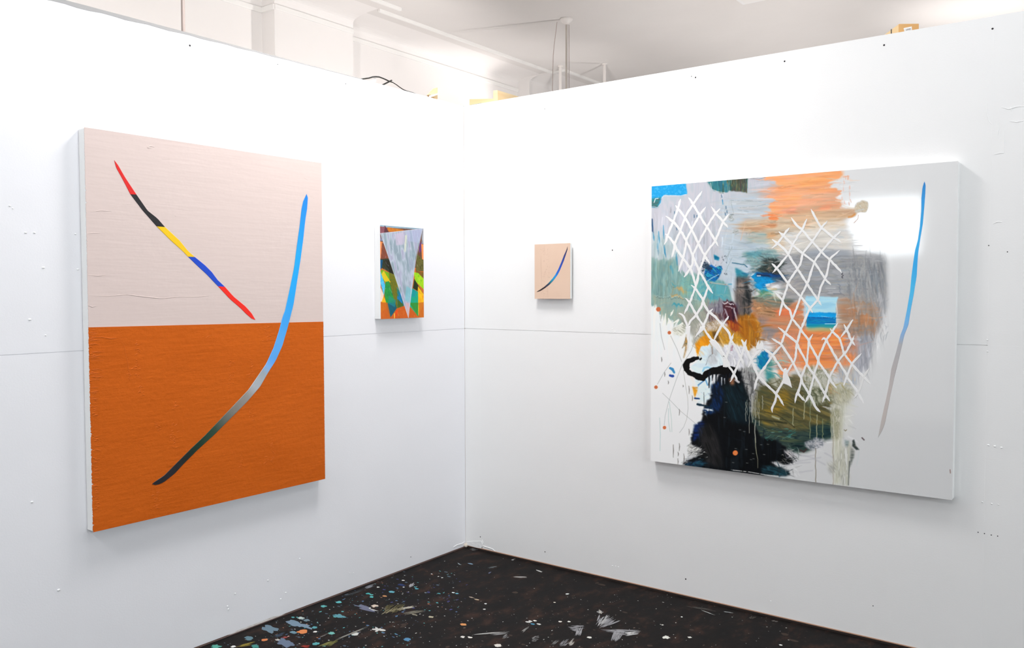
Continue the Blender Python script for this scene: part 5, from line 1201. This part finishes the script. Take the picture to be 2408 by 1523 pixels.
for pts in ([(1870, 1085), (1900, 1080), (1930, 1075)], [(1880, 1110), (1910, 1106)], [(1885, 1070), (1910, 1076), (1940, 1092)], [(1850, 1095), (1880, 1088), (1905, 1087)], [(1940, 1065), (1958, 1075)], [(1860, 1065), (1890, 1072), (1915, 1070)]):
    T4.line(pts, 3, 'a0a0a6', .5, 3, wob=1)
S([(1945, 1085), (1962, 1085), (1970, 1110), (1955, 1115), (1945, 1098)], ['8c8c84', 'a8a89c', 'b8b8b0'], feather=4, ang=.9, sx=14, sy=3, con=2, alpha=.7)
S([(1842, 1058), (1858, 1056), (1868, 1072), (1850, 1078)], ['b8b4b4', '5c5c60', 'd0ccd0', '1c1c20'], feather=1.5, ang=.6, sx=10, sy=2.5, con=2.4, alpha=.8)
T4.dabs(26, 1830, 1070, 1872, 1090, ['14181a', '2c2c28', '8c8c84', '0c0c0c'], .45, 14, 2, .8, .3, 41)
for (x, y) in ((1771, 1066), (1730, 1054), (1757, 1088), (1766, 1080), (1797, 1068), (1772, 1078), (1740, 1010), (1750, 1014), (1704, 981), (1708, 945), (1724, 1087), (1755, 1056), (1806, 1044), (1790, 1045)):
    T4.line([(x-2, y), (x+2, y+.5)], 1.6, '7c807c', .6, 1)
T4.line([(1720, 1104.5), (1760, 1109), (1800, 1116), (1830, 1119)], 1.6, 'e4e4e0', .8, 1, brk=.3)
# pencil lines, dots and marks on the white ground
for pts in ([(1552, 760), (1555, 790), (1563, 822)], [(1577, 789), (1592, 820), (1603, 850)], [(1645, 770), (1625, 825), (1604, 858), (1590, 893), (1572, 945), (1564, 978), (1562, 999)], [(1546, 903), (1562, 875), (1578, 853)], [(1558, 924), (1580, 945), (1600, 966), (1635, 995)], [(1607, 870), (1612, 905), (1617, 935), (1618, 960), (1615, 985), (1608, 1003), (1598, 1017)], [(1552, 742), (1554, 755)]):
    T4.line(pts, .95, '8c8c8c', .8, .8)
for pts in ([(1551, 982), (1553, 1020), (1552, 1060)], [(1574, 945), (1579, 985), (1580, 1015)], [(1572, 960), (1572, 990), (1576, 1015)]):
    T4.line(pts, 1.6, '9cb0ae', .7, 1.2)
for x, y0, y1 in ((1597, 962, 976), (1620, 1008, 1023), (1583, 1045, 1075), (1597, 1042, 1060), (1594, 1062, 1072), (1594, 1078, 1092), (1608, 1066, 1090), (1620, 907, 926), (1556, 840, 850), (1606, 905, 910), (1571, 895, 903), (1563, 875, 885), (1628, 930, 942)):
    T4.line([(x, y0), (x+.8, (y0+y1)/2), (x, y1)], [1.2, 2.2, 1], '5c5450', .8, 1, wob=.8)
for pts, c in (([(1576, 865), (1581, 868), (1586, 875)], '2c7cb0'), ([(1576, 882), (1582, 884)], '1c3c90')):
    T4.line(pts, [6, 7, 4][:len(pts)], c, .95, 1.2, wob=1.5)
for (x, y, r) in ((1548.3, 727, 5.4), (1574, 782, 4.1), (1542.6, 910, 4.2), (1562.6, 1005, 4.1), (1729, 1064.5, 6.0)):
    T4.line([(x, y), (x+.01, y+.01)], 2*r, 'c8683c' if x < 1600 else 'd86c34', 1, .8); T4.line([(x, y), (x+.01, y)], 2*r-2.6, 'b86a48' if x < 1600 else 'c88048', .6, 1.2)
T4.line([(2234, 1104), (2235, 1112)], 2, '6c4c44', .8)
M['abstract'] = attr_mat('abstract_paint', .2, 'gloss', spec=.95)
paint_grid('painted_face', 1, R4, -D4-.0006, 760, 800, T4, LR, M['abstract'], p4, .0009)

# the long blue stroke on the grey side
def px5(x, y): return 1880+x/3.8075, 370+y/3.8075
def px6(x, y): return 1880+x/3.5425, 760+y/3.5419
Lp = [px5(*q) for q in ((1118, 215), (1102, 265), (1092, 360), (1090, 480), (1078, 620), (1060, 740), (1035, 830), (1020, 930), (1003, 1060), (990, 1200), (965, 1350), (930, 1523))]+[px6(*q) for q in ((840, 100), (805, 240), (765, 380), (745, 520), (715, 660), (685, 790), (670, 870), (655, 950))]
Rp = [px5(*q) for q in ((1118, 215), (1130, 245), (1126, 330), (1116, 460), (1105, 590), (1083, 720), (1065, 840), (1058, 920), (1050, 1060), (1022, 1230), (995, 1370), (975, 1500))]+[px6(*q) for q in ((875, 90), (845, 220), (815, 350), (790, 450), (760, 590), (730, 740), (712, 830), (690, 890), (655, 950))]
L = resample(Lp, 110); R = resample(Rp, 110); ym = (L[:, 1]+R[:, 1])/2
stops = [(428, '0c86d4'), (470, '149ae6'), (520, '1ba6ea'), (580, '22aeee'), (620, '14a6ea'), (680, '40b6e8'), (720, '4cb4e8'), (760, '74aee0'), (790, '88a8cc'), (810, 'a8a8ac'), (860, 'ada8a8'), (920, 'b4acaa'), (980, 'b0a8a4'), (1030, 'a8a4a2')]
ys = [s[0] for s in stops]; cs = np.array([s2l(hx(s[1])) for s in stops])
rgb = np.stack([np.interp(ym, ys, cs[:, k]) for k in range(3)], 1)/LR(ym)[:, None]
strip('arc_stroke', L, R, 1, -D4-.0007, .0007, np.clip(rgb, .003, .9), attr_mat('blue_stroke_paint', .3), p4)

# white lattice strokes, traced tile by tile (tile letter, points in eighths of a pixel)
ORG = dict(A=(1520, 400), B=(1700, 400), C=(1880, 400), D=(1520, 580), E=(1700, 580), F=(1880, 580), G=(1520, 760), H=(1700, 760), I=(1880, 760), K=(1700, 940), N=(1880, 960))
LAT = [
 ('A', 615,515, 570,680, 490,900, 380,1170, 325,1330),
 ('A', 1000,375, 850,590, 720,790, 660,930, 610,1090, 510,1300, 'D', 500,40, 460,185),
 ('A', 1065,655, 970,780, 820,1040, 720,1240, 700,1400, 670,1523, 'D', 660,200, 570,445),
 ('A', 1320,690, 1230,780, 1090,1010, 940,1290, 830,1523, 'D', 840,160, 820,330, 780,400, 675,545),
 ('A', 1485,780, 1370,930, 1240,1260, 1040,1523, 'D', 1045,165, 1000,290, 945,440, 910,620, 880,720, 790,970, 680,1200),
 ('A', 520,630, 570,690, 690,850, 810,1060, 930,1310, 1040,1523, 'D', 1045,170, 1145,300),
 ('A', 755,490, 830,600, 950,800, 1030,940, 1090,1020, 1230,1260, 1290,1360),
 ('A', 1165,650, 1240,770, 1370,920, 1460,1025),
 ('A', 345,820, 480,920, 610,1080, 720,1270, 830,1523, 'D', 830,160, 890,310, 950,440, 1050,600, 1100,710, 1190,835),
 ('A', 335,1140, 390,1180, 490,1300, 540,1400, 'D', 530,30, 650,200, 790,390, 840,530, 875,710),
 ('D', 805,685, 890,760, 1010,940, 1030,1020, 1120,1170, 1230,1250, 1360,1400, 'G', 1480,160, 1510,290, 'H', 150,310, 230,430, 320,620, 375,750),
 ('D', 1100,700, 1080,800, 1020,950, 990,1070, 900,1210, 790,1330, 740,1430),
 ('D', 700,920, 780,1000, 880,1200, 960,1330, 1020,1430, 'G', 1080,180, 1180,310, 1300,430, 1430,620, 'H', 100,760, 200,900, 265,1040),
 ('D', 1190,1110, 1120,1180, 1060,1330, 1010,1440, 'G', 970,120, 880,240),
 ('D', 580,1190, 650,1220, 690,1300, 740,1430, 'G', 740,80, 760,170),
 ('D', 1475,1240, 1380,1380, 'G', 1340,50, 1205,300),
 ('H', 195,180, 140,310, 80,560, 10,700),
 ('H', 420,290, 390,400, 320,620, 240,810, 130,1050),
 ('H', 330,290, 390,400, 500,640, 590,850, 630,940, 720,1040, 940,1250, 1000,1320, 1095,1475),
 ('H', 720,440, 600,540, 520,640, 455,790),
 ('H', 700,430, 880,560, 1080,860, 1110,900),
 ('H', 1050,390, 900,560, 640,940, 600,1030, 560,1200),
 ('H', 870,270, 1040,370, 1250,690, 1300,800, 1400,980, 'I', 60,1080, 180,1280, 'N', 300,0, 378,68),
 ('H', 1260,700, 1120,920, 1060,1080, 960,1240, 'K', 940,20, 870,170, 890,225),
 ('E', 990,1440, 1090,1523, 'H', 1120,180, 1320,340, 'I', 0,470, 110,660, 150,770, 260,920, 460,1270, 545,1395),
 ('H', 1440,20, 1390,120, 1320,380, 1300,620, 1265,720),
 ('E', 940,825, 1070,960, 1100,1050, 1200,1130, 1240,1290, 1400,1480, 'H', 1400,130, 'I', 160,290, 180,370, 320,620, 350,710, 530,960, 570,1050, 670,1165),
 ('I', 240,195, 170,310, 150,520, 130,730, 40,940, 'H', 1390,1110, 1310,1300, 1288,1430),
 ('I', 690,-5, 590,140, 480,300, 340,620, 330,720, 270,880, 180,1260, 105,1420),
 ('I', 395,300, 430,262, 480,285, 500,340, 680,660, 830,900, 860,980, 1040,1230, 1150,1430),
 ('I', 545,90, 600,160, 720,270, 750,370, 790,520, 820,580, 930,720, 1060,870, 1150,960, 1275,1095),
 ('F', 955,1300, 'I', 850,105, 730,262),
 ('I', 795,15, 850,120, 930,310, 998,398),
 ('I', 980,215, 940,320, 830,520, 690,670, 540,960, 520,1060, 460,1270, 412,1415),
 ('I', 1110,535, 940,720, 860,920, 790,1112),
 ('I', 1250,800, 1150,960, 1080,1190, 970,1350),
 ('I', 40,940, 30,1040, -30,1260, 'H', 1480,1400),
 ('B', 880,1240, 990,1320, 1130,1440, 'E', 1160,130, 1330,390, 1490,640, 'F', 330,950, 392,1050),
 ('B', 1190,1030, 1080,1170, 990,1310, 875,1400),
 ('B', 1000,1100, 1090,1180, 1250,1340, 'E', 1280,0, 1430,120, 'F', 260,270, 440,540, 480,600, 562,682),
 ('B', 1220,848, 1320,990, 1410,1060, 'C', 60,1080, 220,1270, 400,1470, 'F', 530,220, 740,440, 752,470),
 ('B', 1505,870, 1420,1060, 1250,1330, 'E', 1230,10, 1170,140, 960,390, 885,470),
 ('C', 208,695, 340,960, 400,1040, 610,1210, 750,1295),
 ('C', 500,908, 390,1040, 230,1280, 'F', 60,120, 20,300, 'E', 1340,390, 1160,650, 1150,720, 1080,930, 1010,1235),
 ('C', 740,1092, 610,1210, 400,1450, 'F', 270,260, 150,640, 30,880, 'E', 1300,1150, 1240,1290, 1140,1510, 'H', 1110,170, 1060,330, 1040,390),
 ('F', 718,65, 540,220, 490,500, 450,590, 380,720, 330,950, 190,1100, 130,1230, 40,1450, 'H', 1390,120),
 ('E', 875,298, 970,390, 1160,650, 1230,730, 1390,890, 'F', 30,900, 180,1090, 238,1182),
]
M['lattice'] = mat('white_lattice_paint', (0.87, 0.865, 0.86), 0.4, bump=[(150, .0006, 3)])
M['lattice_thin'] = mat('thin_grey_white_paint', (0.80, 0.795, 0.785), 0.35)
for i, item in enumerate(LAT):
    pts, tile, k = [], None, 0
    item = list(item)
    while k < len(item):
        if isinstance(item[k], str): tile = ORG[item[k]]; k += 1; continue
        pts.append((tile[0]+item[k]/7.615, tile[1]+item[k+1]/7.615)); k += 2
    L, R = stroke_edges(pts, 5.3 if i not in (27, 35) else 4.8, seed=i, jit=.55)
    strip('lattice_stroke', L, R, 1, -D4-.0006, 0.0005+i*.00001, None, M['lattice_thin'] if i == 35 else M['lattice'], p4)
# white blots where strokes meet
def blot(px_pts, h):
    P = [hit(x, y, 1, -D4-.0006) for x, y in px_pts]; c = sum(P)/len(P); n = len(P)
    top = [p*.9+c*.1 for p in P]
    for p in top: p[1] -= h
    keep(mesh_obj('paint_blot', P+top, [tuple(range(n, 2*n))]+[(i, (i+1) % n, n+(i+1) % n, n+i) for i in range(n)], M['lattice']), p4)
def th(t, *q): o = ORG[t]; return [(o[0]+x/7.615, o[1]+y/7.615) for x, y in q]
blot(th('H', (1090,810),(1135,800),(1155,880),(1170,940),(1200,1000),(1240,1160),(1180,1120),(1140,1100),(1085,1080),(1070,960)), .0010)
blot(th('G', (1120,310),(1180,285),(1240,300),(1300,380),(1380,540),(1420,620),(1360,600),(1280,500),(1210,420),(1160,380)), .0010)
blot(th('H', (590,420),(640,300),(650,380),(700,310),(730,410),(720,470),(600,480)), .0010)
blot(th('G', (700,60),(790,40),(780,200),(760,420),(740,500),(735,300),(715,150)), .0010)
blot(th('G', (960,60),(1060,40),(1040,110),(900,230),(850,300),(930,160)), .0010)
blot(th('H', (0,560),(60,600),(110,700),(130,770),(60,790),(0,780)), .0010)

# ------------------------------------------------------------------ paint on the floor
FM = {}
def fmat(h):
    if h not in FM: FM[h] = mat('floor_paint_'+h, s2l(hx(h))*.8, .6, .2)
    return FM[h]
def fl(px, py): return hit(px, py, 2, 0.0)
def splash(px, py, rx, ry, h, name='paint_splash', n=14, jag=.18, z=.0007):
    """a dried splash lying on the floor; radii given along the floor in metres"""
    c = fl(px, py); V = []
    ph = [random.gauss(0, jag) for _ in range(n)]
    for k in range(n):
        t = 2*math.pi*k/n; f_ = 1+(ph[k]+ph[(k+1) % n])/2
        V.append((c[0]+rx*f_*math.cos(t), c[1]+ry*f_*math.sin(t), 0.0002))
    V += [(c[0]+(x-c[0])*.8, c[1]+(y-c[1])*.8, z) for x, y, _ in V]
    F = [tuple(range(n, 2*n))]+[(i, (i+1) % n, n+(i+1) % n, n+i) for i in range(n)]
    o = mesh_obj(name, V, F, fmat(h)); o.parent = floor
    return o
big = [(711, 1485, .022, .022, 'e08a50'), (622, 1504, .013, .013, 'd88450'), (1090, 1468, .014, .013, 'd89458'), (1091, 1468, .008, .008, 'd89c60'), (905, 1401, .012, .009, 'c08858'),
       (835, 1490, .016, .016, 'd0d4d0'), (779, 1488, .014, .012, '70b8b0'), (740, 1475, .013, .012, '58a0a8'), (741, 1485, .008, .008, 'e8e8e4'), (761, 1425, .014, .012, '60b0b0'), (796, 1415, .014, .012, '60b8bc'),
       (866, 1395, .011, .010, '48b0b0'), (873, 1398, .010, .008, '58b8b8'), (874, 1403, .010, .008, '58c0c0'), (881, 1424, .016, .014, 'd8c8b8'), (889, 1380, .007, .006, 'f0f0ec'), (948, 1364, .007, .006, 'f0ece8'), (949, 1380, .006, .005, 'e0e4e8'),
       (634, 1478, .040, .018, '6c8494'), (700, 1468, .055, .022, '7890a4'), (708, 1453, .018, .012, 'c0d0cc'), (718, 1458, .025, .010, '6c8490'), (690, 1486, .018, .012, '6c90a0'), (586, 1500, .022, .016, '60808c'),
       (670, 1510, .040, .022, '687890'), (800, 1448, .030, .012, '5c98a4'), (867, 1431, .034, .014, 'd8dcd8'), (860, 1430, .05, .018, '6c7088'), (958, 1503, .018, .014, '5088b0'), (889, 1480, .026, .018, 'd0d0cc'), (742, 1513, .014, .014, '58a8ac'),
       (1170, 1517, .016, .014, 'dcd8d0'), (1088, 1497, .009, .009, 'e4e0d8'), (1105, 1498, .010, .008, 'e8e4dc'), (1139, 1432, .006, .006, 'e0e0dc'), (1142, 1419, .006, .006, 'd8dcdc'), (1121, 1409, .014, .006, 'b8a488'), (1108, 1404, .014, .005, 'b0a090'),
       (1317, 1461, .008, .007, 'f0ece4'), (1338, 1461, .007, .006, 'ecece4'), (1386, 1498, .010, .009, 'e4e4dc'), (1566, 1498, .014, .016, 'e8e8e0'), (1622, 1498, .008, .008, 'dcdcd4'), (1558, 1469, .005, .005, 'e8e8e0'), (1603, 1450, .005, .005, 'e8e8e4'), (1836, 1516, .007, .006, 'f0f0ec'),
       (1179, 1300, .014, .007, 'c88c28'), (1304, 1416, .005, .005, 'e0d8c8'), (1247, 1460, .01, .007, 'e8e8e4'), (1258, 1459, .008, .006, 'ece8e0'), (1253, 1467, .010, .006, '4a90b0'), (1241, 1462, .012, .006, 'dcdcd8'), (1267, 1467, .012, .006, 'd4d4d0'), (1335, 1396, .008, .01, 'c8ccc8'),
       (1040, 1358, .005, .005, 'e8e8e4'), (1031, 1355, .004, .004, 'e0e4e4'), (1015, 1349, .004, .004, 'e0e0e0'), (1106, 1325, .018, .006, '7c98b0'), (1066, 1393, .008, .006, 'd8e4e4'), (1075, 1395, .008, .006, '6cb0c4'), (1032, 1395, .009, .006, '50a0a8'), (980, 1384, .012, .008, '50a0b0'), (1028, 1417, .006, .005, '58b0b8'), (1013, 1450, .012, .008, 'b0a890'), (1087, 1497, .006, .006, 'e0e0dc'),
       (921, 1391, .016, .01, '60a8b8'), (944, 1375, .02, .012, '1c3060'), (600, 1519, .02, .014, '408c84'), (653, 1504, .012, .008, 'c8c4bc'), (505, 1521, .03, .02, '58a898'), (548, 1520, .01, .01, 'ecece8'), (975, 1445, .018, .006, '8c8878')]
for i_, s_ in enumerate(big):
    splash(*s_, n=22, jag=.2 if s_[2] < .024 else .5, z=.0005+i_*.00001)
def scuff(quad, h, n, cover, seed, ang_along=True, th_=.0012):
    """dry-brushed scuff: many thin slivers of paint inside a photo quad (a-b is the drag direction)"""
    r = random.Random(seed); a, b, c, d = [fl(*q) for q in quad]
    V, F = [], []
    for i in range(n):
        v = (i+r.random())/n; u0 = r.random()*(1-cover); u1 = min(1, u0+cover*r.uniform(.5, 1.3)); hh = .7/n
        k = len(V); m_ = 5
        for j in range(m_+1):
            u = u0+(u1-u0)*j/m_; wv = hh*(math.sin(math.pi*(j+.3)/(m_+.6))+.1)*r.uniform(.5, 1.2)
            for sg in (-1, 1):
                vv = v+sg*wv
                p = (a*(1-u)+b*u)*(1-vv)+(d*(1-u)+c*u)*vv
                V.append((p[0], p[1], .0014+seed*.00001))
        for j in range(m_): F.append((k+2*j, k+2*j+2, k+2*j+3, k+2*j+1))
    o = mesh_obj('paint_scuff', V, F, fmat(h)); o.parent = floor
sc = [(((1400, 1468), (1410, 1445), (1470, 1455), (1410, 1480)), 'a8a8ac', 26, .6, 1), (((1402, 1474), (1420, 1446), (1440, 1446), (1412, 1472)), 'c8c8c8', 14, .7, 2), (((1330, 1472), (1376, 1470), (1372, 1490), (1345, 1484)), 'a0a0a4', 22, .5, 3), (((1352, 1496), (1360, 1474), (1374, 1474), (1364, 1496)), 'b4b4b8', 12, .7, 4),
      (((1395, 1478), (1510, 1482), (1470, 1496), (1440, 1490)), 'acacb0', 24, .5, 5), (((1434, 1508), (1446, 1480), (1470, 1484), (1452, 1510)), 'a4a4a8', 20, .7, 6), (((1468, 1488), (1508, 1482), (1500, 1492), (1470, 1496)), 'd8d8d8', 12, .7, 7),
      (((1109, 1491), (1200, 1484), (1196, 1488), (1112, 1493)), 'd0d0cc', 12, .7, 8), (((1150, 1492), (1200, 1483), (1200, 1490), (1160, 1494)), '9c9c9c', 14, .6, 9), (((1180, 1498), (1196, 1488), (1198, 1498), (1186, 1502)), '909090', 10, .5, 10),
      (((1225, 1484), (1245, 1472), (1243, 1478), (1228, 1488)), 'a0a09c', 8, .7, 11), (((1205, 1355), (1240, 1356), (1238, 1360), (1206, 1357)), 'c4c0bc', 8, .8, 12), (((1259, 1339), (1276, 1344), (1274, 1346), (1260, 1341)), 'e4e4e0', 5, .9, 13), (((1145, 1334), (1172, 1331), (1172, 1335), (1146, 1336)), '6c7478', 8, .6, 14),
      (((1250, 1500), (1270, 1490), (1266, 1506), (1250, 1510)), '8c8c8c', 14, .5, 15), (((1310, 1520), (1336, 1496), (1340, 1512), (1322, 1523)), '98989c', 18, .5, 16), (((1332, 1518), (1350, 1500), (1352, 1512), (1340, 1520)), 'd0ccc4', 14, .7, 17), (((1290, 1518), (1316, 1500), (1318, 1506), (1296, 1520)), '7c7c7c', 12, .5, 18),
      (((777, 1508), (880, 1466), (884, 1468), (782, 1510)), 'a0a098', 7, .7, 19), (((750, 1498), (774, 1488), (776, 1490), (752, 1499)), 'b0b0ac', 5, .8, 20), (((893, 1446), (920, 1428), (974, 1424), (960, 1432)), 'a49c80', 20, .5, 21), (((890, 1438), (915, 1420), (960, 1418), (925, 1445)), '6c6440', 34, .4, 22), (((940, 1430), (975, 1424), (976, 1428), (945, 1433)), 'd0ccbc', 9, .7, 23), (((940, 1440), (1000, 1434), (1004, 1438), (950, 1446)), '8c8878', 14, .5, 24),
      (((855, 1380), (885, 1372), (886, 1376), (858, 1386)), '8c9098', 10, .6, 25), (((805, 1403), (860, 1382), (866, 1384), (815, 1404)), '44484c', 12, .6, 26), (((540, 1523), (600, 1508), (604, 1514), (560, 1523)), 'a8943c', 10, .5, 27), (((705, 1520), (730, 1516), (732, 1522), (710, 1523)), 'c8483c', 8, .6, 28), (((740, 1523), (790, 1502), (800, 1506), (770, 1523)), '8c8a4c', 16, .5, 29), (((640, 1495), (670, 1486), (672, 1492), (645, 1500)), '3c4c60', 12, .6, 30), (((660, 1500), (680, 1494), (684, 1496), (664, 1503)), 'b0504c', 5, .7, 31),
      (((1648, 1434), (1682, 1446), (1680, 1447), (1650, 1436)), 'c8ccc8', 4, .9, 32), (((1700, 1437), (1725, 1441), (1722, 1443), (1702, 1439)), 'a8acac', 5, .8, 33), (((1590, 1420), (1700, 1437), (1696, 1440), (1592, 1424)), '585450', 14, .3, 34), (((1200, 1316), (1212, 1314), (1212, 1317), (1202, 1318)), 'a8a8a8', 5, .7, 35), (((1100, 1290), (1130, 1288), (1134, 1294), (1104, 1294)), '909090', 10, .4, 36), (((1760, 1454), (1768, 1448), (1782, 1449), (1770, 1456)), '605a54', 10, .5, 37), (((1810, 1460), (1826, 1458), (1834, 1461), (1820, 1464)), '787470', 10, .5, 38), (((1400, 1440), (1416, 1434), (1420, 1440), (1410, 1444)), 'b4b4b4', 6, .6, 39), (((1410, 1432), (1418, 1444), (1414, 1446), (1406, 1434)), 'c0bcb4', 5, .7, 40), (((1075, 1323), (1086, 1328), (1085, 1330), (1076, 1325)), 'a8b4bc', 4, .8, 41), (((1148, 1348), (1154, 1343), (1156, 1345), (1150, 1350)), '9ca4c8', 4, .8, 42), (((960, 1380), (972, 1368), (976, 1376), (964, 1382)), 'b0b0b4', 4, .8, 43)]
for q, h, n, cv, sd in sc: scuff(q, h, n, cv, sd)
# uncountable fine spatter
def spatter(name, h, boxes, n, rmin, rmax, seed):
    r = random.Random(seed); V, F = [], []
    for i in range(n):
        bx = r.choice(boxes); px, py = r.uniform(bx[0], bx[2]), r.uniform(bx[1], bx[3]); c = fl(px, py)
        if c[0] < .012 or c[1] > -.012: continue
        rad = rmin+(rmax-rmin)*r.random()**3; k = len(V); e = r.uniform(.6, 1.6); t0 = r.random()*6
        for j in range(7):
            t = t0+2*math.pi*j/7; f_ = r.uniform(.75, 1.2)
            V.append((c[0]+rad*f_*e*math.cos(t), c[1]+rad*f_/e*math.sin(t), .0003+seed*.00001))
        F.append(tuple(range(k, k+7)))
    o = mesh_obj(name, V, F, fmat(h), kind='stuff'); o.parent = floor
Lz = [(520, 1440, 1000, 1525), (640, 1400, 1000, 1500), (800, 1340, 1080, 1440), (400, 1525, 1000, 1640)]
Az = [(900, 1300, 1500, 1523), (1000, 1400, 1400, 1523), (900, 1523, 1900, 1640)]
Rz = [(1400, 1380, 1900, 1523)]
spatter('paint_spatter', 'd8d8d4', Lz, 210, .0012, .004, 1); spatter('paint_spatter', '5cb0b4', Lz, 130, .0015, .007, 2); spatter('paint_spatter', '5878a0', Lz, 110, .0015, .007, 3)
spatter('paint_spatter', '3c3c78', [(900, 1360, 1100, 1450)], 60, .0015, .008, 4); spatter('paint_spatter', 'c08060', Lz, 60, .0015, .006, 5); spatter('paint_spatter', 'dcdcd8', Az, 220, .001, .0035, 6)
spatter('paint_spatter', '5c5048', Az, 90, .0015, .006, 7); spatter('paint_spatter', 'd8d8d0', Rz, 90, .0009, .0035, 8); spatter('paint_spatter', '38281f', Az+Rz, 80, .003, .02, 9); spatter('paint_spatter', '506070', Lz, 90, .003, .010, 10)
